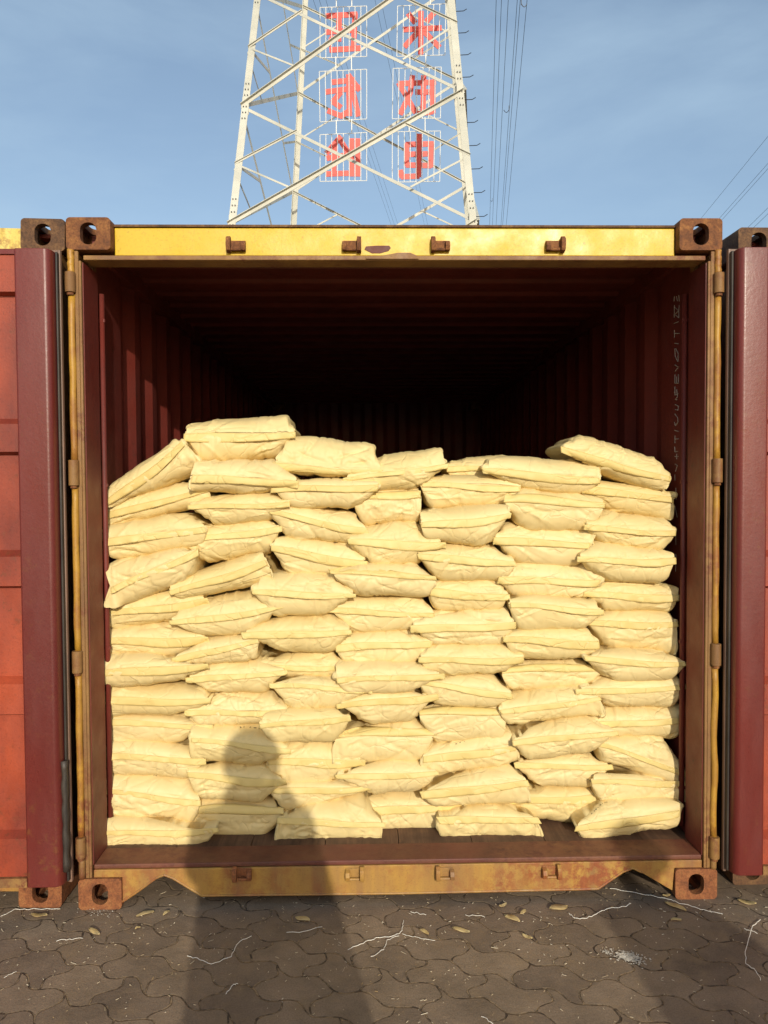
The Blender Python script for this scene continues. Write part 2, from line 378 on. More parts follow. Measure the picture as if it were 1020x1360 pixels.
# paint scrapes on the header: a raised bent edge of bare metal
sc_ = nb(); pts = [on_y(a, b, .036) for a, b in ((484, 331), (486, 327), (500, 326), (517, 326), (519, 329), (516, 333), (505, 336), (494, 336))]
prism_xz(sc_, [(p[0], p[2]) for p in pts], .0375, .039); obj('bare_patch', sc_, MAT['sill_red'], hd)
sc_ = nb(); pts = [on_y(a, b, .02) for a, b in ((486, 341), (510, 339.5), (528, 336), (545, 336), (556, 341), (556, 344), (486, 344))]
prism_xz(sc_, [(p[0], p[2]) for p in pts], .016, .0215); obj('bent_edge', sc_, MAT['ochre'], hd)
# roof panel: transverse corrugation
prof = []
y = .11
while y < LEN - .1:
    prof += [(y, 2.556), (y + .05, 2.556), (y + .07, 2.572), (y + .17, 2.572), (y + .19, 2.556)]; y += .24
bm = sheet(nb(), prof, (lambda p: (-1.165, p[0], p[1]), lambda p: (1.165, p[0], p[1])))
rf = obj('roof_panel', bm, MAT['red_in'], box_c); thick(rf, .003)
bm = nb()
for s_ in (-1, 1): box(bm, *sorted((s_ * 1.214, s_ * 1.158)), .18, LEN - .18, 2.50, 2.578)
obj('top_side_rail', bm, MAT['red_in'], box_c)
bm = nb(); box(bm, -1.16, 1.16, .105, .16, 2.500, 2.5545); obj('header_back_plate', bm, MAT['red_in'], box_c)
# side walls, one each, with chalk writing on the right-hand one
for s_ in (-1, 1):
    pr = [(s_ * 1.182, .15), (s_ * 1.182, .42)] + corr(.42, LEN - .06, s_ * 1.182, .034, s_)[1:]
    bm = sheet(nb(), pr, (lambda p: (p[0], p[1], .16), lambda p: (p[0], p[1], 2.52)))
    sw = obj('side_wall', bm, MAT['red_in'], box_c); thick(sw, .003, 0)
    bm = B(*sorted((s_ * 1.150, s_ * 1.214)), .18, LEN - .18, .05, .160)
    obj('bottom_side_rail', bm, MAT['ochre'], box_c)
    # lashing bar down the post inside
    bm = tube(nb(), [(s_ * 1.163, .205, .20), (s_ * 1.163, .205, 2.36)], .011, 10)
    lb = obj('lashing_bar', bm, MAT['red_in'], box_c, smooth=True)
    for z in (.35, .95, 1.6, 2.25): obj('lashing_lug', B(*sorted((s_ * 1.150, s_ * 1.179)), .198, .212, z, z + .012), MAT['red_in'], lb)
    # corner post: outer flange, return and hinge channel
    def mx_(a, b): return sorted((s_ * a, s_ * b))
    bm = nb()
    box(bm, *mx_(1.168, 1.178), .004, .13, .12, 2.434)
    box(bm, *mx_(1.1785, 1.192), .004, .018, .12, 2.47)
    box(bm, *mx_(1.190, 1.217), .050, .16, .12, 2.47)
    box(bm, *mx_(1.168, 1.189), .132, .17, .165, 2.50)
    post = obj('corner_post', bm, MAT['ochre'], box_c, bevel=.002)
    bm = B(*mx_(1.1640, 1.1675), .016, .168, .165, 2.43)
    obj('post_inner_face', bm, MAT['red_in'], post)
    # hinges and rods: measured down the photo
    hz = {-1: [(361, 388), (611, 645), (865, 894), (1113, 1140)], 1: [(362, 389), (609, 641), (855, 884), (1112, 1140)]}[s_]
    px = 93 if s_ < 0 else 951
    prev = 2.473
    for i, (a, b) in enumerate(hz):
        z1 = on_y(px, a, -.01)[2]; z0 = on_y(px, b, -.01)[2]
        xh = s_ * 1.2045
        bm = tube(nb(), [(xh, -.006, z0), (xh, -.006, z1)], .0185, 16)
        box(bm, *sorted((xh - s_ * .018, xh + s_ * .017)), -.004, .048, z0 + .006, z1 - .006)
        hg = obj('hinge', bm, MAT['ochre'], box_c, smooth=False, bevel=.002)
        bm = tube(nb(), [(xh, -.006, z0 - .010), (xh, -.006, z0 - .001)], .0125, 12)
        obj('hinge_pin', bm, MAT['rust'], hg)
        # rod between this hinge and the one above
        n = 12; wv_ = .0008 if not (s_ > 0 and i == 3) else .003
        pts = [(xh + wv_ * math.sin(j * 1.1 + i), .004 + .001 * math.sin(j * 2.3), z1 + (prev - z1) * j / n) for j in range(n + 1)]
        rd = [.0125 + .0007 * math.sin(j * 1.7 + i * 2) for j in range(n + 1)]
        obj('hinge_rod', tube(nb(), pts, rd, 12), MAT['rod'], box_c, smooth=True)
        prev = z0 - .006
    pts = [(xh, .004, .119 + (prev - .119) * j / 4) for j in range(5)]
    obj('hinge_rod', tube(nb(), pts, .012, 12), MAT['ochre'], box_c, smooth=True)
    if s_ > 0:                                # chalk strokes, read off the enlarged photo
        bm = nb()
        strokes = [[(180, 118), (178, 152)], [(210, 112), (213, 152)], [(194, 120), (200, 150)], [(180, 178), (179, 262)], [(181, 190), (208, 216), (183, 240), (210, 262)], [(211, 178), (210, 262)],
                   [(178, 300), (206, 288)], [(180, 345), (180, 396)], [(181, 368), (213, 366)], [(181, 432), (206, 436)], [(183, 470), (186, 520), (204, 556), (206, 500), (190, 468)],
                   [(184, 578), (206, 592), (186, 620)], [(184, 640), (184, 700), (208, 700), (207, 640)], [(196, 655), (196, 696)], [(184, 722), (184, 780), (206, 770)], [(196, 740), (200, 790), (188, 810), (200, 812)],
                   [(184, 842), (206, 852), (206, 880), (186, 876)], [(184, 905), (202, 930), (204, 960), (188, 985), (180, 960)], [(182, 1015), (206, 1022)], [(184, 1050), (184, 1100)], [(184, 1074), (206, 1072)],
                   [(182, 1125), (184, 1160), (204, 1156)], [(182, 1190), (206, 1190)], [(196, 1172), (196, 1208)], [(184, 1240), (200, 1250), (188, 1290)], [(184, 1310), (184, 1350)],
                   [(190, 1400), (192, 1480)], [(184, 1520), (200, 1600)], [(186, 1660), (190, 1780)], [(190, 1840), (188, 1960)]]
        for st in strokes:
            pp = []
            for a, b in st:
                px_, py_ = 860 + a / 5.037, 370 + b / 5.037
                d = ray(px_ , py_); t = (1.1795 - CAM[0]) / d[0]; q = CAM + d * t; pp.append((1.1792, q[1], q[2]))
            dens = []
            for i in range(len(pp) - 1):
                for j in range(4): dens.append(tuple(pp[i][q] + (pp[i + 1][q] - pp[i][q]) * j / 4 for q in range(3)))
            dens.append(pp[-1])
            tube(bm, dens, .0016, 5)
        obj('chalk_writing', bm, MAT['chalk'], sw)
# floor, threshold, back wall
bm = nb()
for i in range(8):
    w_ = 2.36 / 8; box(bm, -1.18 + i * w_ + .0015, -1.18 + (i + 1) * w_ - .0015, .150, LEN - .1, .12, .166 - (.001 if i % 2 else 0))
obj('floor_boards', bm, MAT['plywood'], box_c)
pr = [(LEN - .06, 0)]
bm = nb(); prf = []
x = -1.18
while x < 1.18:
    prf += [(x, LEN - .08), (x + .08, LEN - .08), (x + .13, LEN - .05), (x + .21, LEN - .05), (x + .26, LEN - .08)]; x += .26
bm = sheet(nb(), prf, (lambda p: (min(p[0], 1.2), p[1], .16), lambda p: (min(p[0], 1.2), p[1], 2.56)))
thick(obj('end_wall', bm, MAT['red_in'], box_c), .004)
th = obj('threshold_plate', B(-1.163, 1.163, .012, .149, .150, .168), MAT['sill_red'], box_c, bevel=.004)
# sill beam with the two notches
def zx(px, py, y=.010): q = on_y(px, py, y); return (q[0], q[2])
top_z = .149
cont = [(-1.163, top_z), (-1.163, .119), zx(162, 1166), zx(162.5, 1198), zx(184, 1184), zx(207, 1167), zx(218, 1162.5), zx(230, 1167), zx(268, 1190), zx(530, 1187), zx(794, 1181), zx(826, 1159), zx(840, 1153.5), zx(852, 1159), zx(893, 1183), (1.0565, .119), (1.163, .119), (1.163, top_z)]
cont[2] = (-1.0565, .119); cont[3] = (-1.0565, max(.02, cont[3][1]))
bm = prism_xz(nb(), cont, .008, .060)
sill = obj('sill_beam', bm, MAT['yellow_worn'], box_c, bevel=.003)
# edge flange along the sill bottom
bm = nb()
for i in range(3, 14):
    a, b = Vector((cont[i][0], .012, cont[i][1])), Vector((cont[i + 1][0], .012, cont[i + 1][1])) if i < 13 else None
    if b is None: break
    tube(bm, [a + Vector((0, -.004, .003)), b + Vector((0, -.004, .003))], .0045, 6)
obj('sill_flange', bm, MAT['yellow_worn'], sill)

# cam keepers
def keeper(cx, cz, yf, mat, flip, parent):
    bm = nb(); s_ = -1 if flip else 1
    box(bm, cx - .034, cx + .034, yf - .006, yf - .0005, cz - .020, cz + .018)
    o = obj('cam_keeper', bm, mat, parent, bevel=.002)
    bm = nb()
    tall = prism_yz(bm, [(yf - .0065, cz - .030), (yf - .030, cz - .024), (yf - .038, cz - .004), (yf - .034, cz + .020), (yf - .020, cz + .030), (yf - .0065, cz + .028)], *sorted((cx - s_ * .036, cx - s_ * .020)))
    obj('keeper_lug', bm, mat, o, bevel=.002); bm = nb()
    prism_yz(bm, [(yf - .0065, cz - .024), (yf - .026, cz - .022), (yf - .032, cz - .006), (yf - .026, cz + .010), (yf - .0065, cz + .016)], *sorted((cx + s_ * .018, cx + s_ * .035)))
    obj('keeper_lug', bm, mat, o, bevel=.002)
    bm = tube(nb(), [(cx - .019, yf - .018, cz - .018), (cx + .017, yf - .018, cz - .018)], .006, 8)
    obj('keeper_bar', bm, mat, o)
    return o
def prism_yz(bm, pts, x0, x1):
    a = [bm.verts.new((x0, p[0], p[1])) for p in pts]; b = [bm.verts.new((x1, p[0], p[1])) for p in pts]
    bm.faces.new(a); bm.faces.new(b[::-1]); n = len(pts)
    for i in range(n): bm.faces.new((a[i], b[i], b[(i + 1) % n], a[(i + 1) % n]))
    return bm
for i, px in enumerate((314, 467, 585, 737)):
    q = on_y(px, 325.5, .03); keeper(q[0], q[2], .040, MAT['rust'], i in (1, 3), box_c)
for i, (px, py) in enumerate(((322, 1160), (471, 1160), (591, 1159), (732, 1157))):
    q = on_y(px, py, .0); keeper(q[0], q[2], .008, MAT['rust_red'] if i == 0 else MAT['yellow_worn'], i in (1, 3), box_c)

# doors folded back across the neighbours
def door(parent, s_, x_in, y_fl, z0, z1, width=1.15, sw=.136, xoff=0.0, frame_mat='red_door', panel_mat='orange_door', ghost=False):
    X = lambda a, b: sorted((s_ * (x_in + a), s_ * (x_in + b)))
    yb, yf = y_fl, y_fl - .082
    bm = nb()
    # hinge-side stile with rounded inner edge, far stile, top and bottom rails
    st = [(x_in + .014, yb), (x_in + .014, yf + .030), (x_in + .018, yf + .014), (x_in + .026, yf + .005), (x_in + .038, yf), (x_in + sw, yf), (x_in + sw + .006, yf + .006), (x_in + sw + .006, yb)]
    prism_xy(bm, [(s_ * a, b) for a, b in st], z0 + .012, z1 - .012)
    box(bm, *X(width - .12, width - .02), yf, yb, z0 + .012, z1 - .012)
    d = obj('door', bm, MAT[frame_mat], parent, bevel=.003)
    bm = nb()
    box(bm, *X(sw + .0065, width - .121), yf + .010, yb, z1 - .030, z1 - .012); obj('door_rail', bm, MAT['red_door'], d)
    obj('door_rail', B(*X(sw + .0065, width - .121), yf + .004, yb, z0 + .012, z0 + .045), MAT['ochre'], d)
    bm = nb(); 
    prof = []; yp, yr = yb - .026, yb - .062
    H = lambda py: on_y(12 if s_ < 0 else 1018, py, yb - .04)[2]
    zs = [(z1 - .030, yr)]
    zs += [(H(389), yr), (H(392), yp)]
    for a, b in ((556, 604), (731, 781), (899, 950)):
        zs += [(H(a), yp), (H(a + 8), yr), (H(b - 4), yr), (H(b), yp)]
    zs += [(H(1104), yp), (H(1111), yr), (z0 + .046, yr)]
    a_ = [bm.verts.new((s_ * (x_in + sw + .0065), yy_, zz_)) for zz_, yy_ in zs]; b_ = [bm.verts.new((s_ * (x_in + width - .121), yy_, zz_)) for zz_, yy_ in zs]
    for i in range(len(zs) - 1): bm.faces.new((a_[i], a_[i + 1], b_[i + 1], b_[i]))
    o = obj('door_panel', bm, MAT[panel_mat], d); thick(o, .003, 0)
    # rubber seal: flat lip plus fold
    bm = nb()
    box(bm, *X(.0, .012), yb - .022, yb - .004, z0, z1)
    box(bm, *X(.0125, width), yb - .014, yb - .004, z1 - .011, z1 + .002)
    box(bm, *X(.0125, width), yb - .014, yb - .004, z0 - .002, z0 + .011)
    obj('door_seal', bm, MAT['gasket'], d, bevel=.003)
    bm = nb(); box(bm, *X(.004, .0135), yb - .040, yb - .0225, z0 + .012, z1 - .012)
    obj('seal_fold', bm, MAT['rubber'], d, bevel=.004)
    return d
dl = door(box_c, -1, 1.228, -.012, .125, 2.462)
zb0, zb1 = on_y(88, 1156, -.06)[2], on_y(88, 1010, -.06)[2]
pts = [(-1.2365 + .0016 * math.sin(j * 2.2), -.064, zb0 + (zb1 - zb0) * j / 14) for j in range(15)]
obj('torn_seal', tube(nb(), pts, [.0125 + .002 * math.sin(j * 1.9) for j in range(15)], 10), MAT['rubber'], dl, smooth=True)
door(box_c, 1, 1.226, -.012, .125, 2.468, sw=.118)

# ------------------------------------------------------------ neighbours
def neighbour(label, loc, rot, s_, headmat, castkey):
    e = empty('shipping_container', loc, rot); tag(e, label, 'shipping container', 'shipping containers standing side by side')
    # local x runs from the side next to us (0) outwards; s_ mirrors
    def X(a, b): return sorted((s_ * a, s_ * b))
    for a in (CW / 2, 2.438 - CW / 2):
        for yy_, bk in ((0, False), (LEN, True)):
            casting(e, s_ * a, yy_, HT - CH / 2, castkey, back=bk); casting(e, s_ * a, yy_, CH / 2, 'rust_red' if s_ < 0 else castkey, flip=True, back=bk)
    obj('header_beam', B(*X(CW + .001, 2.438 - CW - .001), .02, .10, 2.45, 2.560), MAT[headmat], e, bevel=.004)
    obj('sill_beam', B(*X(CW + .001, 2.438 - CW - .001), .02, .10, .05, .150), MAT['yellow_worn'], e, bevel=.004)
    for a in (.02, 2.438 - .14):
        obj('corner_post', B(*X(a, a + .12), .022, .30, .119, 2.472), MAT['ochre'], e, bevel=.004)
    for a in (.145, 1.225):
        dd = obj('door', B(*X(a, a + 1.068), .03, .07, .16, 2.44), MAT['orange_door'], e, bevel=.004)
    for a in (0.01, 2.40):
        pr = corr(.18, LEN - .18, s_ * (a + .014), .022 if a < 1 else .0, s_)
        bm = sheet(nb(), pr, (lambda p: (p[0], p[1], .121), lambda p: (p[0], p[1], 2.50)))
        thick(obj('side_wall', bm, MAT['orange_door'], e), .003)
    obj('roof_panel', B(*X(.02, 2.41), .10, LEN - .02, 2.55, 2.565), MAT['orange_door'], e)
    obj('end_wall', B(*X(.03, 2.40), LEN - .06, LEN - .03, .12, 2.549), MAT['orange_door'], e)
    return e
neighbour('closed container on the left with a rust streaked pale yellow header behind the folded door', (-1.290, .018, 0), (0, R(1.35), 0), -1, 'pale_yellow', 'rust_dark')
neighbour('closed container on the right set slightly back, mostly hidden by the folded door', (1.328, .10, 0), (0, 0, R(.75)), 1, 'yellow_worn', 'rust_dark')

# ------------------------------------------------------------ sacks
# outline corners TL TR BR BL, then seam ends L R, all measured on the photograph
COLS = [
 ("in first column by left wall", [
  ((150,650),(236,586),(272,614),(153,673),(144,671),(249,590)), ((147,673),(252,642),(284,664),(146,699),(134,690),(283,652)),
  ((140,702),(253,684),(274,720),(152,740),(140,722),(279,705)), ((148,750),(240,729),(256,770),(146,800),(150,786),(268,734)),
  ((142,797),(232,780),(254,812),(146,832),(132,818),(282,799)), ((145,834),(228,825),(245,864),(150,866),(132,853),(281,851)),
  ((145,867),(238,874),(250,898),(147,906),(133,896),(282,887)), ((147,909),(272,915),(262,938),(146,946),(137,930),(283,933)),
  ((145,947),(250,950),(245,982),(152,980),(137,960),(284,968)), ((148,980),(250,988),(255,1028),(150,1020),(138,1005),(278,1013)),
  ((150,1024),(252,1032),(262,1083),(148,1080),(138,1052),(270,1068)), ((145,1081),(256,1090),(275,1112),(142,1121),(138,1108),(295,1103))]),
 ("in second column from left", [
  ((257,570),(380,554),(370,606),(268,611),(247,583),(395,581)), ((266,614),(366,612),(360,652),(256,648),(253,637),(400,646)),
  ((280,661),(362,656),(360,690),(284,694),(252,677),(388,673)), ((270,702),(356,691),(362,731),(270,743),(241,723),(376,705)),
  ((236,772),(350,733),(368,766),(244,792),(228,790),(358,748)), ((246,807),(336,787),(342,836),(262,840),(227,830),(378,808)),
  ((272,848),(338,843),(345,870),(265,880),(229,879),(345,853)), ((275,882),(348,872),(358,912),(275,912),(250,905),(385,895)),
  ((285,920),(358,917),(362,957),(270,960),(244,948),(384,947)), ((262,962),(350,962),(352,1012),(258,1003),(252,985),(388,1000)),
  ((257,1014),(352,1010),(354,1056),(265,1052),(250,1030),(380,1040)), ((268,1056),(365,1058),(355,1105),(280,1103),(247,1086),(380,1086))]),
 ("in third column from left", [
  ((385,584),(494,592),(500,630),(380,627),(363,621),(507,631)), ((378,642),(498,643),(480,671),(385,671),(360,653),(506,650)),
  ((372,673),(466,680),(482,715),(378,713),(359,682),(490,708)), ((372,714),(466,720),(456,761),(382,760),(357,730),(490,752)),
  ((352,764),(444,763),(440,811),(362,814),(334,789),(472,795)), ((350,826),(438,813),(445,858),(366,861),(324,845),(470,842)),
  ((352,873),(440,862),(445,892),(355,893),(338,887),(462,888)), ((368,903),(440,896),(450,936),(385,938),(361,912),(494,920)),
  ((355,944),(446,938),(450,976),(362,980),(345,967),(470,955)), ((368,984),(440,978),(440,1034),(365,1038),(355,1013),(484,1014)),
  ((366,1038),(450,1032),(446,1060),(376,1070),(357,1052),(497,1049)), ((392,1072),(480,1056),(502,1108),(368,1109),(368,1090),(510,1097))]),
 ("in fourth, middle column", [
  ((490,612),(582,599),(560,644),(484,648),(454,641),(594,622)), ((486,654),(552,650),(556,690),(480,694),(466,670),(560,668)),
  ((486,702),(550,692),(562,742),(490,751),(462,722),(592,727)), ((455,756),(548,745),(566,788),(470,788),(443,768),(583,777)),
  ((452,796),(555,790),(565,828),(465,837),(438,812),(580,820)), ((458,842),(545,835),(555,874),(455,872),(444,862),(577,857)),
  ((450,880),(552,878),(553,912),(460,917),(446,906),(590,900)), ((475,919),(548,915),(550,950),(486,956),(449,940),(582,927)),
  ((455,972),(548,950),(558,1006),(445,1006),(442,985),(578,982)), ((472,1015),(555,1008),(564,1038),(490,1050),(448,1033),(585,1028)),
  ((484,1056),(560,1042),(584,1095),(500,1096),(484,1077),(620,1070))]),
 ("in fifth column from left", [
  ((560,636),(686,636),(682,666),(568,674),(556,648),(690,653)), ((558,680),(668,675),(648,720),(562,713),(556,700),(676,688)),
  ((565,727),(650,723),(668,766),(575,768),(553,741),(689,752)), ((574,773),(658,770),(662,806),(576,807),(567,786),(675,795)),
  ((570,812),(668,806),(668,850),(572,854),(546,836),(684,832)), ((570,856),(664,853),(664,890),(565,889),(556,878),(698,878)),
  ((562,902),(650,893),(660,930),(572,931),(555,908),(683,926)), ((562,936),(655,931),(664,974),(574,980),(556,955),(674,955)),
  ((575,985),(672,965),(682,1003),(562,1026),(558,1010),(686,995)), ((572,1038),(672,1011),(697,1052),(575,1066),(560,1055),(703,1040)),
  ((598,1076),(660,1063),(715,1102),(584,1106),(582,1088),(717,1089))]),
 ("in sixth column from left", [
  ((650,612),(786,620),(776,652),(678,647),(640,628),(800,642)), ((694,649),(790,663),(782,700),(692,702),(666,674),(800,682)),
  ((672,696),(783,705),(768,746),(678,743),(651,720),(784,728)), ((680,746),(794,751),(776,794),(674,789),(660,772),(797,777)),
  ((675,794),(782,797),(775,831),(682,832),(673,806),(800,816)), ((678,836),(772,830),(778,866),(675,868),(668,851),(797,858)),
  ((673,880),(764,872),(772,906),(672,911),(664,900),(800,897)), ((666,922),(768,911),(796,940),(672,958),(662,948),(798,930)),
  ((698,965),(770,950),(784,992),(694,1001),(680,988),(820,976)), ((698,1002),(774,996),(784,1036),(702,1033),(680,1017),(812,1020)),
  ((702,1045),(774,1038),(780,1088),(698,1080),(668,1064),(800,1058))]),
 ("in seventh column by right wall", [
  ((766,582),(868,612),(874,648),(762,612),(745,600),(889,640)), ((790,643),(886,657),(884,686),(800,677),(768,652),(893,667)),
  ((798,680),(878,691),(876,728),(792,720),(775,703),(898,711)), ((785,722),(882,733),(878,768),(790,762),(764,745),(895,747)),
  ((802,765),(888,778),(884,809),(795,808),(774,792),(898,796)), ((800,810),(880,812),(888,862),(800,857),(775,830),(898,832)),
  ((785,864),(886,868),(886,896),(800,899),(772,876),(912,885)), ((798,899),(890,896),(890,931),(800,932),(764,920),(912,914)),
  ((795,938),(895,932),(893,974),(796,972),(772,965),(911,957)), ((792,976),(878,977),(896,1033),(794,1006),(790,988),(912,1030)),
  ((785,1022),(890,1034),(898,1056),(790,1058),(782,1040),(912,1042)), ((796,1062),(893,1058),(892,1090),(775,1108),(758,1102),(901,1080))]),
]
def vnoise(shape_u, shape_v, U, V, seed):
    g = np.random.RandomState(seed).uniform(-1, 1, (shape_u + 3, shape_v + 3))
    u = np.clip(U, 0, 0.9999) * shape_u; v = np.clip(V, 0, 0.9999) * shape_v
    i = u.astype(int); j = v.astype(int); a = u - i; b = v - j
    a = a * a * (3 - 2 * a); b = b * b * (3 - 2 * b)
    return (g[i, j] * (1 - a) + g[i + 1, j] * a) * (1 - b) + (g[i, j + 1] * (1 - a) + g[i + 1, j + 1] * a) * b

def crom(P, n):                              # closed centripetal-like Catmull-Rom through points
    P = np.array(P); m = len(P); out = []; per = n // m
    for i in range(m):
        p0, p1, p2, p3 = P[i - 1], P[i], P[(i + 1) % m], P[(i + 2) % m]
        for j in range(per):
            t = j / per
            out.append(0.5 * ((2 * p1) + (-p0 + p2) * t + (2 * p0 - 5 * p1 + 4 * p2 - p3) * t * t + (-p0 + 3 * p1 - 3 * p2 + p3) * t ** 3))
    return np.array(out)

NT, NF, NBK = 204, 40, 6
def grid_faces(nt_, nv, closed=True):
    f = []
    for j in range(nv - 1):
        for i in range(nt_ if closed else nt_ - 1):
            i2 = (i + 1) % nt_; f.append((j * nt_ + i, j * nt_ + i2, (j + 1) * nt_ + i2, (j + 1) * nt_ + i))
    return f

def make_sack(corners, seed, yf, label, depth=.50, group='cream sacks stacked in the container'):
    r = np.random.RandomState(seed)
    TL, TR, BR, BL, SL, SR = [np.array([on_y(a, b, yf + (.09 if q < 4 else .015))[i] for i in (0, 2)]) for q, (a, b) in enumerate(corners)]
    cen = (TL + TR + BR + BL) / 4
    w = np.linalg.norm(TR - TL); h = (np.linalg.norm(TL - BL) + np.linalg.norm(TR - BR)) / 2
    up = (TL + TR - BL - BR) / 2; up = up / np.linalg.norm(up); rt = np.array([up[1], -up[0]])
    gro = .008
    ol = np.linalg.norm(SR - SL)
    seam_up = min(.020, h * .20)
    SLf, SRf = SL + up * seam_up * .5, SR + up * seam_up * .5
    SL, SR = SL + up * seam_up, SR + up * seam_up
    # hull control points; ends of the seam pulled to where the body really ends
    SLb = SL * .82 + ((TL + BL) / 2) * .18; SRb = SR * .82 + ((TR + BR) / 2) * .18
    TL = TL + rt * .012 * w; BL = BL + rt * .028 * w; TR = TR - rt * .012 * w; BR = BR - rt * .028 * w
    P = [SLb, TL + up * gro, TL * .66 + TR * .34 + up * (gro + .011 * r.uniform(.5, 1.5)), TL * .34 + TR * .66 + up * (gro + .011 * r.uniform(.5, 1.5)), TR + up * gro, SRb,
         BR - up * gro, BR * .66 + BL * .34 - up * (gro + .012 * r.uniform(.5, 1.6)), BR * .34 + BL * .66 - up * (gro + .012 * r.uniform(.5, 1.6)), BL - up * gro]
    # a touch more corner: keep 12 segments per control
    P.insert(1, (SLb + TL + up * gro) / 2 + (-rt * .004)); P.insert(6, (TR + SRb) / 2 + rt * .004)
    O = crom(P, NT)                          # 12 control points x 12
    t = np.arange(NT)
    iR = 7 * (NT // 12)                      # index of SRb after insertions
    # fraction along the seam for every outline point, by projection on the seam
    sv = SRb - SLb; L2 = (sv ** 2).sum(); u = np.clip(((O - SLb) @ sv) / L2, 0, 1)
    bow = r.uniform(-.006, .006)
    seamc = SLb[None] + sv[None] * u[:, None]
    seamc = seamc + up[None] * (bow * np.sin(np.pi * u) + .003 * np.sin(u * 7 + r.uniform(0, 6)))[:, None]
    topside = ((O - seamc) @ up) > 0
    Rm = r.uniform(.080, .120)
    Rt = Rm * (np.clip(np.sin(np.pi * np.clip(u, .0, 1)), 0, 1) ** .45) * np.clip(np.linalg.norm(O - seamc, axis=1) / .05, .15, 1.25)
    V = []
    vs = np.linspace(0, 1, NF)
    ex = r.uniform(1.45, 1.8)
    exb = r.uniform(1.5, 1.9)
    for v in vs:
        gw = np.where(topside, 1 - (1 - v) ** ex, 1 - (1 - v) ** exb)
        yy = Rt * np.where(topside, v ** 2.0, v ** 2.6 * .9)
        xz = seamc + (O - seamc) * gw[:, None]
        V.append(np.c_[xz[:, 0], yf + yy, xz[:, 1]])
    cenO = O.mean(0)
    for q in range(1, NBK + 1):
        f = q / NBK; ys = yf + Rt + (depth - Rt) * f
        s = 1.0 - .02 * f - (.25 if q == NBK else (.06 if q == NBK - 1 else 0))
        xz = cenO + (O - cenO) * s
        V.append(np.c_[xz[:, 0], ys, xz[:, 1]])
    V = np.array(V)                          # (NF+NBK, NT, 3)
    # normals
    du = np.roll(V, -1, 1) - np.roll(V, 1, 1); dv = np.gradient(V, axis=0)
    N = np.cross(du, dv); ln = np.linalg.norm(N, axis=2, keepdims=True); N = N / np.maximum(ln, 1e-9)
    ctr = np.array([cenO[0], yf + .25, cenO[1]])
    if ((V[NF // 2] - ctr) * N[NF // 2]).sum() < 0: N = -N
    # wrinkle coordinates in the sack's own frame
    rel = np.stack([V[..., 0] - cenO[0], V[..., 2] - cenO[1]], -1)
    a = rel @ rt; b = rel @ up; U = a / w + .5; Vv = b / max(h, .05) + .5
    dist_front = V[..., 1] - yf
    D = .0080 * vnoise(3, 2, (U + .3) / 1.6, (Vv + .5) / 2, seed) + .0030 * vnoise(8, 4, (U + .3) / 1.6, (Vv + .5) / 2, seed + 1)
    nz_ = vnoise(10, 4, (U + .3) / 1.6, (Vv + .5) / 2, seed + 2); D += -.0060 * np.clip(.16 - np.abs(nz_), 0, 1) / .16 * .6
    # folds radiating from seam ends and corners
    for q in range(r.randint(18, 30)):
        side = r.choice([-1, 1]); o_a = side * w * r.uniform(.40, .56); o_b = r.uniform(-.35, .35) * h
        ang = r.uniform(-.75, .75) + (math.pi if side > 0 else 0)
        if r.rand() < .30: o_a = r.uniform(-.4, .4) * w; o_b = r.uniform(-.12, .12) * h; ang = r.choice([-1, 1]) * r.uniform(.7, 2.2)
        ca, sa = math.cos(ang), math.sin(ang); ll = r.uniform(.3, 1.2) * h * (1.6 if abs(o_a) > .3 * w else 1.0)
        da = a - o_a; db = b - o_b; al = da * ca + db * sa; ac = -da * sa + db * ca + .05 * np.sin(al * 30 + q) * .06
        wd = .0026 + r.uniform(.012, .05) * np.clip(al, 0, 1) ; amp = r.uniform(.004, .0105) * r.choice([-1, 1], p=[.6, .4])
        env = np.clip(al / .01, 0, 1) * np.clip((ll - al) / (ll * .6), 0, 1)
        D += amp * env * np.exp(-np.abs(ac) / wd)
    if r.rand() < .55:                       # string-like crease across the middle
        xm = r.uniform(-.18, .18) * w; sk = r.uniform(-.25, .25)
        wav = .004 * np.sin(b * 60 + seed)
        D += -.0060 * np.exp(-np.abs(a - xm - sk * b - wav) / .0028) + .0018 * np.exp(-np.abs(a - xm - sk * b - wav - .007) / .003)
    endm = np.clip((np.abs(a) / (w / 2) - .70) / .35, 0, 1)
    D += endm * .009 * vnoise(26, 9, (U + .3) / 1.6, (Vv + .5) / 2, seed + 5)
    fade = np.ones(NF + NBK); fade[0] = .15; fade[1] = .5; fade[2] = .8; fade[NF:] = .3
    fade = fade[:, None] * np.clip(ln[..., 0] / (ln[..., 0].max() * .05), 0, 1)
    D = D * fade
    V = V + N * D[..., None]
    o3 = np.array([cenO[0], yf + .25, cenO[1] - h / 2])
    Vl = V - o3
    verts = Vl.reshape(-1, 3); faces = grid_faces(NT, NF + NBK)
    nv = len(verts); backc = Vl[-1].mean(0); verts = np.vstack([verts, backc])
    lastrow = (NF + NBK - 1) * NT
    faces += [(lastrow + i, lastrow + (i + 1) % NT, nv) for i in range(NT)]
    me = bpy.data.meshes.new('sack'); me.from_pydata(verts.tolist(), [], faces)
    me.polygons.foreach_set('use_smooth', [True] * len(me.polygons)); me.materials.append(MAT['sack'])
    bm = bmesh.new(); bm.from_mesh(me); bmesh.ops.remove_doubles(bm, verts=bm.verts, dist=.0002); bmesh.ops.recalc_face_normals(bm, faces=bm.faces); bm.to_mesh(me); bm.free()
    sk_o = bpy.data.objects.new('sack', me); sk_o.location = o3; link(sk_o)
    tag(sk_o, label, 'sack', group)
